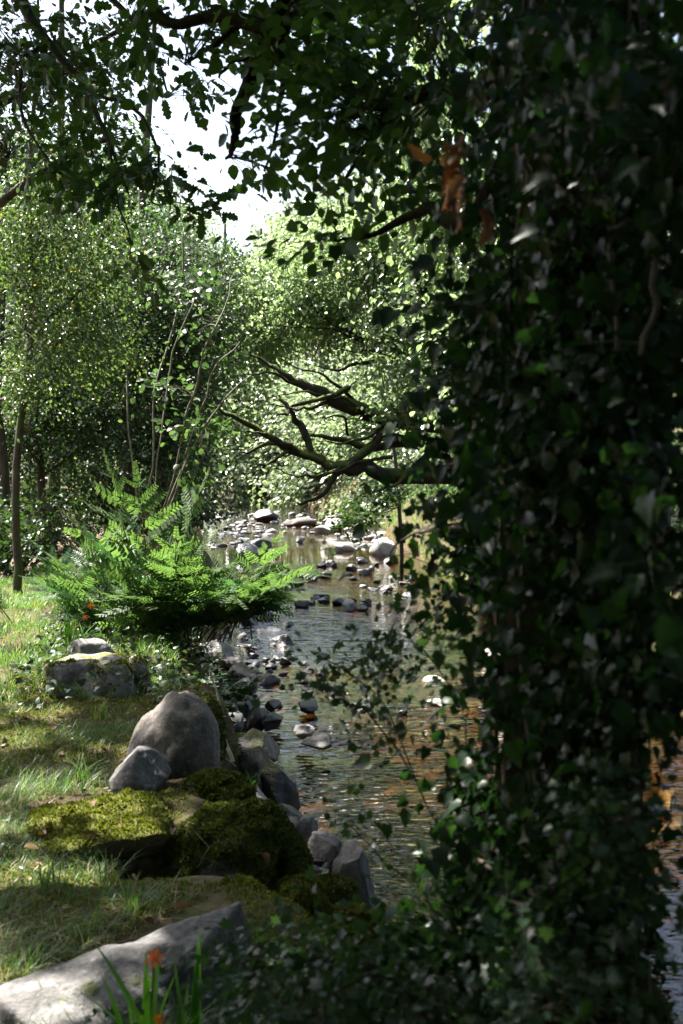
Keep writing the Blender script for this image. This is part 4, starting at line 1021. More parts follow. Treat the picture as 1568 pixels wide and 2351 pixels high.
# rocks at the near water edge
for (u, v, d, w, h, dep, mt_, sd, cu, lab) in [
    (648, 1880, 6.3, 80, 62, .25, 'rock_tan', 61, 7, 'grey tan flat stone at the water edge below the dark round boulder'),
    (662, 1897, 6.15, 52, 44, .14, 'rock_grey', 62, 9, 'small rounded grey stone in front of the tan flat stone'),
    (705, 1900, 6.1, 56, 66, .2, 'rock_lmoss', 63, 11, 'upright angular stone beside the tan flat stone'),
    (745, 1945, 5.85, 110, 74, .25, 'rock_grey', 64, 13, 'ridged grey rock sloping down to the jagged rock'),
    (812, 2012, 5.7, 118, 150, .3, 'rock_grey', 65, 15, 'jagged grey rock jutting into the dark water'),
    (735, 2070, 5.4, 130, 80, .25, 'rock_lmoss', 66, 9, 'flat stone left of the jagged rock'),
    (712, 2010, 5.6, 32, 20, .08, 'rock_pale', 67, 8, 'small pale pebble at the foot of the gravel chute'),
    (690, 2012, 5.6, 34, 22, .08, 'rock_grey', 68, 8, 'small grey pebble at the foot of the gravel chute'),
    (640, 1795, 7.3, 98, 130, .36, 'rock_wetmoss', 69, 8, 'dark round boulder at the water edge with mossy top'),
    (585, 1765, 7.5, 115, 100, .38, 'rock_wetmoss', 70, 6, 'mossy rock behind the dark round boulder'),
    (585, 1705, 8.1, 130, 70, .4, 'rock_wetmoss', 71, 6, 'long low mossy rock at the water edge, upstream of the dark round boulder'),
    (590, 1835, 6.7, 62, 62, .22, 'rock_lmoss', 72, 7, 'small stone with a grass tuft growing on it'),
    (590, 1645, 9.3, 60, 56, .26, 'rock_wet', 73, 13, 'dark pointed wet stone standing in the riffle'),
    (628, 1655, 9.3, 50, 32, .26, 'rock_wet', 74, 10, 'dark wet stone to the right of the pointed stone'),
    (566, 1628, 9.7, 50, 30, .24, 'rock_wet', 75, 10, 'flat dark wet stone to the left of the pointed stone'),
    (628, 1618, 9.9, 40, 20, .2, 'rock_wet', 76, 9, 'small flat dark stone upstream of the pointed stone'),
    (520, 1620, 9.4, 70, 40, .3, 'rock_wet', 77, 10, 'dark stone on the bank edge below the small fern'),
    (540, 1655, 8.9, 60, 50, .3, 'rock_wet', 78, 10, 'dark stone on the bank edge left of the pointed stone'),
    (618, 1560, 11.2, 66, 34, .3, 'rock_wet', 79, 9, 'striped dark flat stone beside the bright sky reflection'),
    (560, 1572, 10.8, 80, 30, .35, 'rock_wet', 80, 8, 'broad flat dark stone left of the bright sky reflection'),
    (552, 1542, 11.4, 76, 40, .35, 'rock_wetmoss', 81, 8, 'dark mossy flat stone above the bright sky reflection'),
    (538, 1522, 11.9, 70, 26, .3, 'rock_grey', 82, 8, 'pale topped flat stone on the bank under the fern'),
    (505, 1500, 12.2, 140, 70, .6, 'rock_wetmoss', 83, 7, 'large low mossy stone on the bank edge under the fern'),
    (640, 1478, 13.2, 66, 46, .35, 'rock_wet', 84, 7, 'blocky dark stone in the middle of the stream'),
    (662, 1496, 12.9, 50, 28, .25, 'rock_wet', 85, 10, 'wet stone leaning on the blocky dark stone'),
    (572, 1432, 14.8, 52, 50, .4, 'rock_wet', 86, 10, 'angular dark stone under the fern tip'),
    (610, 1425, 15, 40, 44, .35, 'rock_wet', 87, 12, 'tall angular dark stone right of the fern tip'),
    (662, 1437, 14.6, 40, 28, .3, 'rock_wet', 88, 9, 'round dark stone alone near midstream'),
    (625, 1452, 14.2, 66, 22, .3, 'rock_wet', 89, 8, 'flat dark ledge stone at the water line below the fern tip'),
    (735, 1700, 8.6, 84, 26, .35, 'rock_grey', 90, 12, 'pale flat dry stone in the middle of the riffle'),
    (700, 1672, 8.9, 50, 30, .25, 'rock_lmoss', 91, 10, 'brownish stone upstream of the pale flat stone'),
    (710, 1620, 10, 60, 24, .3, 'rock_wet', 92, 8, 'low dark stone in the riffle between the pale stone and the sky reflection'),
    (1005, 1565, 11.3, 76, 26, .35, 'rock_white', 93, 7, 'white flat stone on the right of the stream'),
    (1130, 1520, 12.3, 60, 60, .4, 'rock_white', 94, 9, 'white stone at the right bank behind the leaves'),
    (1150, 1555, 11.6, 60, 36, .35, 'rock_white', 95, 8, 'white low stone at the right bank'),
    (1160, 1620, 10.4, 50, 26, .3, 'rock_white', 96, 8, 'small white stone nearest the right trunk'),
    (1000, 1612, 10.3, 40, 16, .25, 'rock_white', 97, 8, 'small white stone below the flat white stone'),
    (1535, 1830, 8.2, 50, 50, .4, 'rock_white', 98, 8, 'bright stone at the right frame edge beyond the trunk'),
    (1545, 1895, 7.6, 60, 40, .35, 'rock_pale', 99, 9, 'pale stone below the bright stone at the right frame edge')]:
    p = W(u, v, d)
    rock('rock', lab, u, v + h * .10, d, w, h * 1.25, dep, mt_, sd, cu + 3, .075, .5 * math.sin(sd), .1 * math.cos(sd * 1.7), 4, 'stones of the stream bank')

# stream stones farther up, one object each
sg = 'stones standing in the stream'
def zone(v, u):
    if v > 1560: return 'dark stone in the riffle near the sky reflection'
    if v > 1480: return 'dark riffle stone level with the low mossy stone'
    if v > 1400: return 'dark riffle stone level with the fern tip'
    if v > 1330: return 'dark stone in the shallows right of the fern' if u < 720 else 'dark stone in the shallows beneath the ivy fringe'
    if v > 1275: return 'dark stone of the group at the tail of the still pool'
    return ''
named = [(690, 1237, 26, 16, 'rock_pale', 'small pale stone in the still pool'), (600, 1253, 60, 36, 'rock_wet', 'dark blocky stone at the left of the still pool, largest of its group'), (570, 1262, 70, 40, 'rock_wet', 'dark leafy stone mass at the left of the still pool'), (630, 1268, 40, 16, 'rock_wet', 'dark pointed flat stone at the left of the still pool'),
         (650, 1308, 40, 22, 'rock_wet', 'round dark stone at the tail of the still pool'), (680, 1333, 44, 20, 'rock_wet', 'square topped dark stone in the shallows'), (800, 1388, 44, 26, 'rock_pale', 'pale dry stone in midstream beneath the ivy fringe'), (830, 1395, 34, 14, 'rock_grey', 'low grey stone right of the pale midstream stone'), (775, 1380, 36, 16, 'rock_wet', 'dark stone left of the pale midstream stone'),
         (830, 1285, 40, 14, 'rock_wet', 'flat dark stone under the hanging sapling'), (790, 1252, 60, 24, 'rock_white', 'white stone on the right of the still pool'), (740, 1297, 26, 10, 'rock_wet', 'low flat dark stone at the right of the pool tail'), (745, 1320, 40, 14, 'rock_wet', 'dark flat stone right of the square topped stone'), (880, 1250, 60, 50, 'rock_white', 'white rock on the right bank under the leaves')]
sd = 400
for u, v, w, h, mt_, lab in named:
    p = Wz(u, v + h * .45, ZW); sd += 1
    rock('stream_stone', lab, u, v + h * .15, p[1], w, h * 1.3, w * p[1] / FD * .8, mt_, sd, 9, .06, sd, 0, 3, sg)
nst = 0; zl = {}
for k in range(900):
    v = rng.uniform(1290, 1640); p = Wz(700, v, ZW); d = p[1]
    a, b = xl(d) + .05, xr(d) - .05
    x = a + (b - a) * rng.random() ** 2.2
    u = 784 + x / d * FD
    if float(fbm([x * .7, d * .35, 3], 3, 77)) < .02 or u > 950: continue
    w = rng.uniform(14, 42) * (1.25 if v < 1400 else 1.0); h = w * rng.uniform(.35, .6); sd += 1
    me = rock_mesh(sd, (w * d / FD, w * d / FD * rng.uniform(.6, 1.1), h * d / FD * 1.2), 14, .05, 3, (.35, .8))
    o = link('stream_stone', me, M['rock_wet' if rng.random() < .85 else 'rock_grey'])
    o.location = (x, d, ZW + h * d / FD * .12); o.rotation_euler = (0, 0, rng.random() * 6)
    zl.setdefault(zone(v, u), []).append((u, v, o)); tag(o, zone(v, u), 'rock', sg); nst += 1
    if nst > 125: break
ORD = 'first second third fourth fifth sixth seventh eighth ninth tenth eleventh twelfth thirteenth fourteenth fifteenth sixteenth seventeenth eighteenth nineteenth twentieth'.split()
ORD += ['twenty-' + q for q in ORD[:9]] + ['thirtieth'] + ['thirty-' + q for q in ORD[:9]]
for lb_, ls in zl.items():
    ls.sort(key=lambda q: q[0])
    for i, (u, v, o) in enumerate(ls):
        if i < len(ORD) and len(ls) > 1: o['label'] = lb_ + ', ' + ORD[i] + ' from the left'
        elif len(ls) > 1: o['label'] = lb_ + ', toward its right end'
# sunlit stones of the far riffle
nst = 0
for k in range(900):
    v = rng.uniform(1176, 1262); p = Wz(650, v, ZW); d = p[1]
    a, b = xl(d) - .3, xr(d) + .5
    x = a + (b - a) * rng.random()
    u = 784 + x / d * FD
    if 600 < u < 770 and 1228 < v < 1300: continue
    if u < 470 or u > 880: continue
    w = rng.uniform(9, 30); h = w * rng.uniform(.22, .45); sd += 1
    me = rock_mesh(sd, (w * d / FD, w * d / FD * rng.uniform(.6, 1.1), h * d / FD * 1.2), 13, .05, 2, (.35, .8))
    m_ = 'rock_white' if rng.random() < .42 else ('rock_pale' if rng.random() < .5 else 'rock_wet')
    o = link('stream_stone', me, M[m_])
    o.location = (x, d, max(ZW, float(H(x, d))) + h * d / FD * .1); o.rotation_euler = (0, 0, rng.random() * 6)
    tag(o, {'rock_white': 'white stone in the far riffle', 'rock_pale': 'pale grey stone in the far riffle', 'rock_wet': 'dark stone among the white stones of the far riffle'}[m_] + (' at its left end' if u < 560 else ' in its middle' if u < 680 else ' at its right end') + (', far side' if v < 1212 else ', near side'), 'rock', 'stones of the far riffle'); nst += 1
    if nst > 230: break
for u, v, w, h, mt_, lab in [(610, 1185, 60, 30, 'rock_wet', 'dark flat boulder under the low far branches'), (690, 1200, 80, 22, 'rock_tan', 'broad tan boulder at the far right of the riffle'), (770, 1208, 50, 30, 'rock_white', 'white boulder at the right end of the far riffle'), (735, 1216, 50, 18, 'rock_white', 'white boulder left of the right end of the far riffle')]:
    p = Wz(u, v + h * .4, ZW); sd += 1
    rock('boulder', lab, u, v, p[1], w, h * 1.2, .5, mt_, sd, 8, .05, 0, 0, 3, 'boulders of the far riffle')

def pebbles(name, pts, size, mat, kind='stuff'):
    V, F = ICO[2]
    V = V / np.abs(V).max(0)
    n = len(pts); k = len(V)
    sc_ = size[:, None] * rng.uniform(.5, 1.0, (n, 3)) * np.array([1, 1, .55])
    a = rng.random(n) * 6.28; c, s = np.cos(a), np.sin(a)
    X = V[None] * sc_[:, None]
    X = X + (fbm(X * 40 + rng.random((n, 1, 3)) * 50, 2, 5) * .2)[..., None] * X
    Y = np.stack([X[..., 0] * c[:, None] - X[..., 1] * s[:, None], X[..., 0] * s[:, None] + X[..., 1] * c[:, None], X[..., 2]], -1) + pts[:, None]
    f = (F[None] + (np.arange(n) * k)[:, None, None]).reshape(-1, 3)
    return link(name, fast_mesh(name, Y.reshape(-1, 3), [f], True), mat, None, kind)
yy = rng.uniform(4, 18, 900); xx = xl(yy) + (xr(yy) - xl(yy)) * rng.random(900)
tag(pebbles('stream_pebbles', np.stack([xx, yy, H(xx, yy) + .01], -1), rng.uniform(.03, .13, 900), M['rock_bed']), 'brown cobbles lying under the shallow water', 'pebbles')
gu = rng.uniform(-1, 1, 420); gvv = rng.uniform(1915, 2015, 420)
pts = np.array([Wz(690 + (v - 1920) * .28 + g * 18, v, -.36 - .0012 * (v - 1920)) for g, v in zip(gu, gvv)])
tag(pebbles('gravel', pts, rng.uniform(.008, .028, 420), M['rock_pale']), 'pale loose gravel between the mossy mound and the ridged rock', 'gravel')

# ------------------------------------------------------------------ grass
def blades(P, h, w, lean, bend=.5):
    """arched blades of three segments"""
    n = len(P)
    az = rng.random(n) * 6.283
    D = np.stack([np.cos(az), np.sin(az), np.zeros(n)], -1); Sd = np.stack([-np.sin(az), np.cos(az), np.zeros(n)], -1)
    V = []
    for t, ww in ((0, 1), (.4, .85), (.75, .55), (1, 0)):
        c = P + D * (lean * h * t ** 1.7)[:, None] + np.array([0, 0, 1]) * (h * (t - bend * lean * t ** 2.2 * .6))[:, None]
        if ww: V += [c - Sd * (w * ww / 2)[:, None], c + Sd * (w * ww / 2)[:, None]]
        else: V += [c]
    V = np.stack(V, 1)
    q = np.array([[0, 1, 3, 2], [2, 3, 5, 4]]); tr = np.array([[4, 5, 6]])
    o = (np.arange(n) * 7)[:, None, None]
    return V.reshape(-1, 3), [(q[None] + o).reshape(-1, 4), (tr[None] + o).reshape(-1, 3)]
def scatter(n, x0, x1, y0, y1, den=None):
    x = rng.uniform(x0, x1, n); y = rng.uniform(y0, y1, n)
    s = xl(y) - x
    k = (s > .45) & (np.abs(np.interp(y, pc[:, 1], pc[:, 0]) - x) > .52)
    if den is not None: k &= rng.random(n) < den(x, y)
    x, y = x[k], y[k]
    return np.stack([x, y, H(x, y) - .01], -1)
def offrock(P):
    u, v, f = proj(P)
    bad = (in_poly(u, v, [(60, 1850), (378, 1806), (398, 1905), (300, 1960), (90, 1965)]) & (rng.random(len(P)) < .93)) | in_poly(u, v, [(-40, 2310), (200, 2210), (520, 2045), (560, 2300), (300, 2400), (-40, 2400)])
    bad |= in_poly(u, v, [(240, 1965), (400, 1900), (420, 2060), (260, 2060)])
    bad |= in_poly(u, v, [(300, 2000), (420, 2030), (700, 2040), (700, 1830), (480, 1700), (400, 1800)])
    return P[~bad]
def tuft(x, y):
    return (.26 + 1.1 * (fbm(np.stack([x * 2.3, y * 1.9, x * 0], -1), 3, 61) + .14)).clip(.10, 1)
P1 = offrock(scatter(110000, -2.3, 0.1, 2.6, 7.5, tuft))
P2 = offrock(scatter(130000, -4.9, -.6, 7.5, 17, lambda x, y: tuft(x, y) * 1.4 + .08))
mb = []
h1 = rng.uniform(.025, .09, len(P1)) * (1 + .8 * (fbm(P1 * 1.7, 3, 63) > .25)); h2 = rng.uniform(.04, .13, len(P2))
Va, Fa = blades(P1, h1, rng.uniform(.0015, .0035, len(P1)), rng.uniform(.3, 1.6, len(P1)))
Vb, Fb = blades(P2, h2, rng.uniform(.0035, .006, len(P2)), rng.uniform(.2, 1.0, len(P2)))
tag(link('grass', fast_mesh('grass', np.vstack([Va, Vb]), [Fa[0], Fa[1], Fb[0] + len(Va), Fb[1] + len(Va)]), M['grass'], None, 'stuff'), 'short uneven grass covering the left bank', 'grass')
P3 = offrock(scatter(12000, -2.0, -.2, 2.8, 6.0, lambda x, y: (.2 + 1.2 * (fbm(np.stack([x * 1.8, y * 1.8, x * 0 + 4], -1), 3, 66) + .05)).clip(0.03, 1)))
Vc, Fc = blades(P3 + [0, 0, .005], rng.uniform(.04, .11, len(P3)), rng.uniform(.0018, .0035, len(P3)), rng.uniform(.9, 2.2, len(P3)), .55)
tag(link('dry_grass', fast_mesh('dry_grass', Vc, Fc), M['straw'], None, 'stuff'), 'dry straw coloured grass matted on the near bank', 'grass')
# low moss on the soil
x = rng.uniform(-2.2, .6, 120000); y = rng.uniform(3.2, 8.5, 120000); z = H(x, y)
P4 = np.stack([x, y, z - .008], -1)[(z > -.45) & (fbm(np.stack([x * 2.2, y * 2.2, x * 0], -1), 3, 91) > -.15)]
_u, _v, _f = proj(P4); P4 = P4[~in_poly(_u, _v, [(-40, 2310), (200, 2210), (520, 2045), (560, 2300), (300, 2400), (-40, 2400)])]
T = unit(np.array([0, 0, 1.]) + rng.normal(size=P4.shape) * .7)
V4, F4 = leaf_cloud(P4 + [0, 0, .008], T, rng.normal(size=P4.shape), rng.uniform(.008, .018, len(P4)), RHOMB)
tag(link('bank_moss', fast_mesh('bank_moss', V4, [F4]), M['moss'], None, 'stuff'), 'thin moss on the soil between the grass', 'moss')

n = 26000
y = rng.uniform(5, 34, n); x = xr(y) + .25 + rng.random(n) ** 1.4 * 6; P = np.stack([x, y, H(x, y) - .01], -1)
V, F = blades(P, rng.uniform(.06, .22, n), rng.uniform(.006, .012, n), rng.uniform(.2, 1.2, n))
tag(link('bank_grass', fast_mesh('bank_grass', V, F), M['grass'], None, 'stuff'), 'rough grass on the bank across the stream', 'grass')
P = offrock(scatter(9000, -4.6, .1, 3.0, 13, lambda x, y: (.1 + .9 * (fbm(np.stack([x * 1.6, y * 1.6, x * 0 + 9], -1), 3, 71))).clip(0, 1)))
V, F = leaf_cloud(P + [0, 0, .03], unit(rng.normal(size=P.shape) * [1, 1, .3]), unit(np.array([0, 0, 1.]) + rng.normal(size=P.shape) * .45), rng.uniform(.012, .035, len(P)), ROUND)
tag(link('bank_herbs', fast_mesh('bank_herbs', V, [F]), M['leaf_wood'], None, 'stuff'), 'small round herb leaves scattered through the bank grass', 'ground cover')
P = scatter(5200, -5.4, .1, 3.0, 20)
V, F = leaf_cloud(P + [0, 0, .025], unit(rng.normal(size=P.shape) * [1, 1, .3]), unit(np.array([0, 0, 1.]) + rng.normal(size=P.shape) * .6), rng.uniform(.015, .045, len(P)), OVATE)
tag(link('leaf_litter', fast_mesh('leaf_litter', V, [F]), M['leaf_litter'], None, 'stuff'), 'small dry leaf fragments littering the bank', 'leaf litter')
def tuft_thing(name, label, c, n, h, w, mat, group=None, lean=(.2, .9)):
    t = thing(name, label, 'grass', c, group)
    for k in range(n):
        p = np.array([[rng.normal() * .02, rng.normal() * .02, -.01]])
        V, F = blades(p, np.array([h * rng.uniform(.6, 1.1)]), np.array([w]), np.array([rng.uniform(*lean)]))
        link('blade', fast_mesh('blade', V, F), M[mat], t)
    return t
def zsurf(u, v, z): return Wz(u, v, z)
tuft_thing('grass_tuft', 'bright green grass tuft growing on a stone by the water', zsurf(572, 1822, -.22), 22, .16, .005, 'blade')
for u, v, z, lab in [(185, 1790, 0, 'tall sunlit grass tuft at the back of the mossy ledge'), (250, 2020, -.02, 'tall grass tuft in front of the mossy ledge'), (110, 2030, 0, 'grass tuft at the lower left by the frame edge'), (300, 2090, 0, 'grass tuft between the ledge and the long slab'), (230, 1650, 0, 'grass tuft left of the domed boulder'), (170, 1590, 0, 'grass tuft before the long flat topped stone')]:
    tuft_thing('grass_tuft', lab, zsurf(u, v, z), 26, .15, .005, 'grass', 'taller grass tufts on the bank', (.3, 1.2))

# ------------------------------------------------------------------ montbretia with orange flowers
def montbretia(label, c, nb, h, w, stalks, lean=.35):
    t = thing('montbretia', label, 'flower', c)
    b = np.array(t.location)
    for k in range(nb):
        az = rng.random() * 6.28; hh = h * rng.uniform(.65, 1.05); ln = rng.uniform(.05, lean)
        p0 = np.array([rng.normal() * .015, rng.normal() * .015, 0]); D = np.array([math.cos(az), math.sin(az), 0]); Sd = np.array([-math.sin(az), math.cos(az), 0])
        V = []; F = []
        N_ = 8
        for i in range(N_ + 1):
            s = i / N_; ww = w * (1 - s ** 3) * (.7 + .6 * min(s * 3, 1)) / 2
            q = p0 + D * ln * hh * s ** 2 + np.array([0, 0, hh * s * (1 - .15 * ln * s)])
            V += [q - Sd * ww, q + D * ww * .35, q + Sd * ww]
            if i: k0 = (i - 1) * 3; F += [[k0, k0 + 1, k0 + 4, k0 + 3], [k0 + 1, k0 + 2, k0 + 5, k0 + 4]]
        link('blade', fast_mesh('blade', np.array(V), [np.array(F)]), M['blade'], t)
    for pts, fl in stalks:
        mb = MB(); q = np.array([np.array(p) - b for p in pts]); cc = curve_pts(np.hstack([q, np.linspace(.004, .002, len(q))[:, None]]), 14); mb.tube(cc[:, :3], cc[:, 3], 5)
        st = link('flower_stalk', mb.mesh('flower_stalk'), M['stem_green'], t)
        for fp, fs in fl:
            fo = MB(); a0 = rng.random()
            ax = unit(np.array([.4, -.8, .25]))
            X = unit(np.cross(ax, [0, 0, 1])); Y = np.cross(X, ax)
            for k in range(6):
                a = a0 + k * math.pi / 3; r = X * math.cos(a) + Y * math.sin(a); sd_ = np.cross(ax, r)
                V = np.array([[0, 0, 0], ax * .5 + r * .25 - sd_ * .12, ax * .5 + r * .25 + sd_ * .12, ax * .75 + r * .75 - sd_ * .2, ax * .75 + r * .75 + sd_ * .2, ax * .6 + r * 1.15]) * fs
                fo.add(V + np.array(fp) - b, [np.array([[0, 1, 2], [3, 5, 4]]), np.array([[1, 3, 4, 2]])])
            link('flower', fo.mesh('flower'), M['flower'], st)
f1 = zsurf(160, 1500, 0.03); 
montbretia('clump of upright green blades with orange flowers behind the long flat topped stone', f1, 7, .30, .014,
           [([f1, W(180, 1420, 8.6), W(192, 1395, 8.6), W(206, 1390, 8.6)], [(W(207, 1391, 8.6), .022)]), ([f1, W(175, 1440, 8.55), W(195, 1417, 8.55)], [(W(195, 1418, 8.55), .02)])], .25)
f1b = zsurf(185, 1494, .03)
montbretia('small spray of green blades right of the flowering clump', f1b, 9, .24, .012, [], .9)
f2 = np.array([*W(330, 2351, 3.0)[:2], -.12])
f2[2] = W(330, 2520, 3.0)[2]
montbretia('foreground clump of broad blades with an orange flower before the slab', f2, 14, .36, .020,
           [([f2, W(345, 2330, 2.95), W(352, 2240, 2.9), W(350, 2200, 2.85)], [(W(350, 2198, 2.85), .022), (W(362, 2338, 2.85), .013)])], .75)
f3 = f2 + np.array([.10, .02, .02])
montbretia('upright pair of broad green blades at the bottom beside the orange flower', f3, 6, .40, .024, [], .14)

# ------------------------------------------------------------------ ferns
def pinna_mesh(n=11):
    V, F = [], []
    tv, tf = PINN
    k = 0
    for s in (-1, 1):
        for i in range(n):
            y = .08 + .86 * (i + (.5 if s > 0 else 0)) / n
            L = .22 * (1 - .5 * y) * (0.8 if i == 0 else 1)
            a = math.radians(62) * s
            X = tv.copy(); X[:, 0] *= .36 / .4
            X = X * L
            c, sn = math.cos(-a), math.sin(-a)
            Xr = np.stack([X[:, 0] * c - X[:, 1] * sn, X[:, 0] * sn + X[:, 1] * c + y, X[:, 2] + .02 * math.sin(i * 2.1)], -1)
            V.append(Xr); F.append(tf + k); k += len(Xr)
    V.append(np.array([[.008, 0, 0], [-.008, 0, 0], [0, 1, 0], [0, 0.5, .0]])); F.append(np.array([[k, k + 2, k + 3, k + 1]]))
    return np.vstack(V), np.vstack(F)
PV, PF = pinna_mesh()
pin_me = {}
def frond(parent, base, az, L, rise, arch, mat, subparts=False, npin=9, start=.22, width=.46, roll=0.0):
    N_ = 22
    s = np.linspace(0, 1, N_)
    D = np.array([math.cos(az), math.sin(az), 0])
    ang = rise - arch * s ** 1.6
    st = L / (N_ - 1)
    pts = np.zeros((N_, 3))
    for i in range(1, N_):
        pts[i] = pts[i - 1] + st * (D * math.cos(ang[i]) + np.array([0, 0, math.sin(ang[i])]))
    o0 = np.asarray(base) - np.array(parent.location)
    pts += o0
    T = unit(np.gradient(pts, axis=0))
    Bn = np.array([-math.sin(az), math.cos(az), 0]); 
    Nn = unit(np.cross(T, np.broadcast_to(Bn, T.shape)))
    if roll:
        Bn_ = Bn * math.cos(roll) + Nn * math.sin(roll)
    else:
        Bn_ = np.broadcast_to(Bn, T.shape)
    Nn = unit(np.cross(T, Bn_)); Nn = np.where(Nn[:, 2:] < 0, -Nn, Nn)
    mb = MB(); mb.tube(pts, np.linspace(.006, .0015, N_), 4)
    Ms = []
    for k in range(npin):
        f = start + (1 - start) * (k + .3) / npin
        i = min(int(f * (N_ - 1)), N_ - 2)
        for sgn in (-1, 1):
            ln = L * width * (math.sin(math.pi * min(1, .30 + .68 * (k + .5) / npin)) ** .8) * rng.uniform(.9, 1.1) * .75
            dirn = unit(Bn_[i] * sgn * .86 + T[i] * (.45 + .3 * k / npin + rng.normal() * .12) + Nn[i] * rng.normal() * .22 + np.array([0, 0, -.06]))
            nn = unit(Nn[i] + rng.normal(size=3) * .35)
            Ms.append((pts[i], dirn, nn, ln))
    dirn = T[-2]; Ms.append((pts[-3], dirn, Nn[-2], L * width * .35))
    Pp = np.array([m[0] for m in Ms]); Td = np.array([m[1] for m in Ms]); Nd = np.array([m[2] for m in Ms]); Ls = np.array([m[3] for m in Ms])
    if subparts:
        fo = link('frond', mb.mesh('frond'), M['stem_green'], parent)
        key = mat.name
        if key not in pin_me:
            pin_me[key] = fast_mesh('pinna', PV, [PF]); pin_me[key].materials.append(mat)
        Rm = frames(Td, Nd)
        for i in range(len(Pp)):
            o = bpy.data.objects.new('pinna', pin_me[key]); COL.objects.link(o); o.parent = fo
            o.matrix_basis = Matrix.Translation(Vector(Pp[i].tolist())) @ Matrix(Rm[i].tolist()).to_4x4() @ Matrix.Scale(float(Ls[i]), 4)
    else:
        V, F = leaf_cloud(Pp, Td, Nd, Ls, (PV, PF))
        mb.add(V, [F])
        link('frond', mb.mesh('frond'), mat, parent)
def fern(name, label, c, specs, nsub, mat, npin=9, **kw):
    t = thing(name, label, 'fern', c)
    for i, (dx, dy, az, L, rise, arch) in enumerate(specs):
        frond(t, np.array(c) + np.array([dx, dy, 0]), R_(az), L, R_(rise), R_(arch), mat if (i < 5 or rng.random() < .62) else M['fern_blue'], i < nsub, npin, **kw)
    return t
fc = np.array([-1.50, 10.2, -.10])
spec = [(-.10, -.15, 170, 1.52, 86, 14), (.12, -.15, 20, 1.40, 84, 18), (.0, -.22, 130, 1.42, 87, 12), (-.2, -.1, 190, 1.2, 78, 30), (.08, .05, 20, 1.15, 78, 40), (-.1, 0, 150, 1.1, 76, 45), (.1, -.1, -30, 1.05, 70, 60)]
for k in range(26):
    spec.append((rng.normal() * .24, rng.normal() * .14, rng.uniform(0, 360), rng.uniform(.6, 1.05), rng.uniform(45, 84), rng.uniform(30, 100)))
fern('royal_fern', 'tall royal fern with bright upright fronds on the left bank', fc, spec, 12, M['fern'])
fc2 = np.array([-1.12, 10.1, -.05])
spec = [(.05, 0, -15, 1.15, 58, 66), (.05, 0, 5, 1.15, 55, 66), (.05, 0, -40, 1.1, 56, 75), (0, 0, 25, 1.05, 60, 60), (0, -.1, -60, 1.0, 60, 85)]
for k in range(20):
    spec.append((rng.normal() * .16, rng.normal() * .1, rng.uniform(-110, 60), rng.uniform(.6, 1.05), rng.uniform(45, 86), rng.uniform(35, 85)))
fern('royal_fern', 'spreading royal fern arching out over the water', fc2, spec, 12, M['fern'])
fc3 = np.array([-2.0, 10.9, -.05])
spec = []
for k in range(22):
    spec.append((rng.normal() * .25, rng.normal() * .12, rng.uniform(90, 290) if k % 3 else rng.uniform(0, 360), rng.uniform(.5, .9), rng.uniform(50, 86), rng.uniform(30, 75)))
fern('royal_fern', 'lower royal fern spreading left toward the path', fc3, spec, 12, M['fern'])
for (p, n, L, lab, m_) in [(Wz(430, 1640, -.25), 9, .42, 'small fern in the shade behind the domed boulder', 'fern_blue'), (Wz(545, 1610, -.45), 7, .35, 'small fern over the dark stones at the bank edge', 'fern_blue'), (Wz(240, 1215, 0), 8, .7, 'dark fern at the edge of the path behind the tall fern', 'fern_blue'), (Wz(30, 1190, .1), 10, .8, 'fern tuft at the left edge beside the path', 'fern')]:
    spec = [(0, 0, rng.uniform(0, 360), L * rng.uniform(.8, 1.1), rng.uniform(40, 65), rng.uniform(50, 85)) for k in range(n)]
    fern('fern', lab, p, spec, 0, M[m_], 12, start=.1, width=.3)
# low plants in the shade under the ferns
n = 3200
x = rng.uniform(-3.2, -.3, n); y = rng.uniform(7.3, 12.5, n); s = xl(y) - x; k = (s > .0) & (s < 1.5); x, y = x[k], y[k]
P = np.stack([x, y, H(x, y) + rng.uniform(.02, .16, len(x))], -1)
V, F = leaf_cloud(P, unit(rng.normal(size=P.shape) * [1, 1, .4]), unit(np.array([0, 0, 1.]) + rng.normal(size=P.shape) * .4), rng.uniform(.03, .06, len(P)), IVY)
tag(link('ground_ivy', fast_mesh('ground_ivy', V, [F]), M['leaf_dark'], None, 'stuff'), 'low dark ivy and bramble leaves under the ferns', 'ground cover')

n = 900
y = rng.uniform(2.7, 3.9, n); x = rng.uniform(-.85, .5, n); P = np.stack([x, y, H(x, y) + rng.uniform(.02, .2, n)], -1)
u, v, f = proj(P); P = P[(v > 2330 - (u - 150) * .42) & (v > 2120)]
V, F = leaf_cloud(P, unit(rng.normal(size=P.shape) * [1, 1, .4]), unit(np.array([0, 0, 1.]) + rng.normal(size=P.shape) * .5), rng.uniform(.018, .042, len(P)), HAW)
tag(link('herbs', fast_mesh('herbs', V, [F]), M['leaf_haw'], None, 'stuff'), 'low leafy herbs in the shade in front of the long slab', 'ground cover')
n = 5000
y = rng.uniform(2.7, 3.9, n); x = rng.uniform(-.85, .5, n); P = np.stack([x, y, H(x, y) - .01], -1)
u, v, f = proj(P); P = P[(v > 2330 - (u - 150) * .42) & (v > 2120)]
V, F = blades(P, rng.uniform(.05, .16, len(P)), rng.uniform(.002, .004, len(P)), rng.uniform(.3, 1.4, len(P)))
tag(link('shade_grass', fast_mesh('shade_grass', V, F), M['grass'], None, 'stuff'), 'thin grass in the shade in front of the long slab', 'grass')

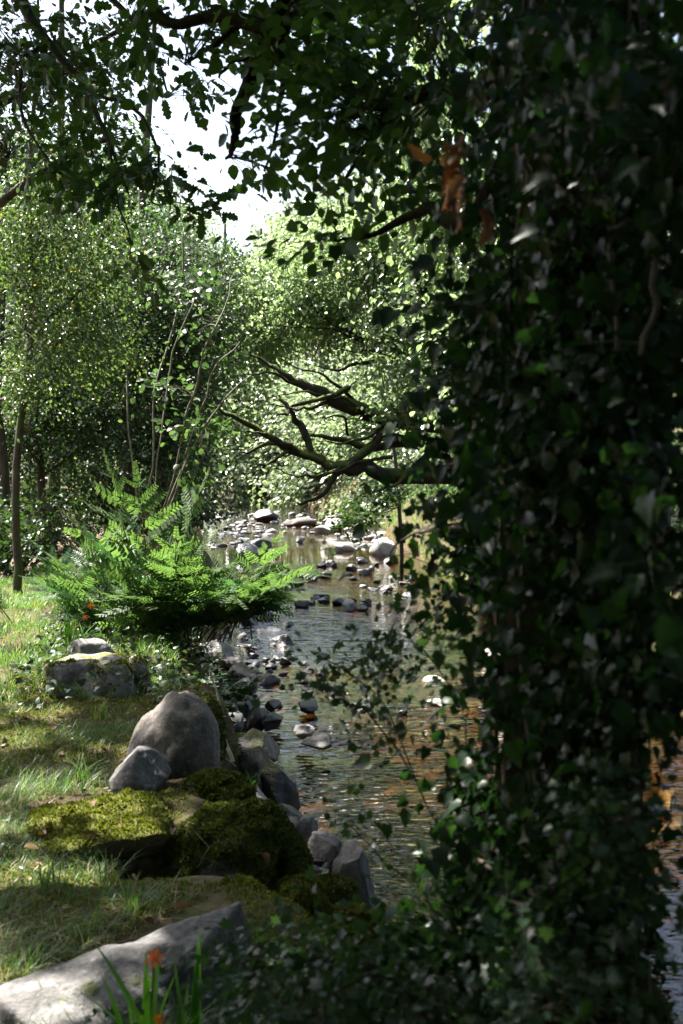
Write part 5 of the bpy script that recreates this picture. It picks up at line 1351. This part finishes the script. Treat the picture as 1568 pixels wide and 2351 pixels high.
# ------------------------------------------------------------------ small debris
def stick(label, pts, rad, mat='stick', twigs=()):
    b = np.array(pts[0])
    t = thing('dead_branch', label, 'stick', b)
    c = curve_pts([[*p, r] for p, r in zip(pts, np.linspace(rad, rad * .4, len(pts)))], 24, 7, .01)
    mb = MB(); mb.tube(c[:, :3] - b, c[:, 3], 6); link('stem', mb.mesh('stem', None, True), M[mat], t)
    for tw in twigs:
        mb = MB(); mb.tube(np.array(tw) - b, np.linspace(rad * .5, rad * .2, len(tw)), 5); link('twig', mb.mesh('twig'), M[mat], t)
stick('pale dead branch leaning on the bank beside the domed boulder', [W(535, 1750, 6.9), W(512, 1690, 7.0), W(500, 1620, 7.1), W(482, 1545, 7.2)], .012, twigs=[[W(500, 1620, 7.1), W(470, 1660, 7.0)], [W(482, 1545, 7.2), W(505, 1530, 7.2)], [W(512, 1690, 7.0), W(478, 1665, 6.9)]])
stick('short pale dead twig beside the base of the domed boulder', [W(540, 1760, 6.6), W(505, 1730, 6.6), W(490, 1690, 6.6)], .008)
stick('dry brown twigs lying on the dark mossy mound', [W(455, 1990, 4.75), W(480, 1945, 4.78), W(530, 1935, 4.8), W(565, 1950, 4.8)], .002, 'vine', [[W(480, 1945, 4.78), W(440, 1900, 4.9)], [W(530, 1935, 4.8), W(550, 1960, 4.78)]])
stick('thin dead twig lying in the grass', [W(112, 1650, 6.6), W(130, 1665, 6.5), W(146, 1672, 6.45)], .004)
lf = [(260, 1880, .05), (215, 1850, .03), (180, 1895, .02), (55, 1945, .01), (95, 1985, .0), (105, 1915, .0), (400, 1900, .05), (70, 1640, .02), (230, 1635, .03), (60, 1560, .03), (95, 1590, .03), (360, 2105, .06), (330, 2110, .04), (400, 2090, .06), (20, 1700, .02), (430, 1900, .02), (600, 1960, .03), (150, 1870, .03), (300, 1705, .03), (190, 1920, .03)]
labs = ['curled pale dead leaf at the back of the mossy ledge', 'curled brown leaf in the sunlit patch on the ledge', 'pale dead leaf in the sunlit moss of the ledge', 'brown dead leaf at the left foot of the ledge', 'brown dead leaf on the bare stone left of the ledge', 'orange brown leaf on the left of the ledge', 'small pale leaf at the right corner of the ledge',
        'pale leaf in the grass at the left frame edge', 'dark red leaf in the grass before the flat topped stone', 'brown leaf in the grass left of the flat topped stone', 'reddish leaf at the foot of the flat topped stone', 'dark curled leaf behind the long slab', 'dead leaf on the low mossy stone', 'small brown leaf on the moss behind the slab top', 'pale leaf by the left frame edge in the grass', 'small brown leaf on the dark mossy mound', 'curled leaf on the right of the mossy mound', 'pinkish leaf in the sunlit moss', 'brown leaf left of the domed boulder', 'small dead leaf near the ledge front']
for (u, v, z), lb_ in zip(lf, labs):
    p = Wz(u, v, z + .012)
    V, F = halves(tmpl([(.22, .2), (.32, .5), (.2, .8)], rng.uniform(.2, .6), rng.uniform(.1, .6)))
    o = link('fallen_leaf', fast_mesh('fallen_leaf', V * rng.uniform(.04, .06), [F]), M['leaf_litter'])
    o.location = p.tolist(); o.rotation_euler = (rng.normal() * .3, rng.normal() * .3, rng.random() * 6)
    tag(o, lb_, 'leaf', 'fallen leaves on the bank')
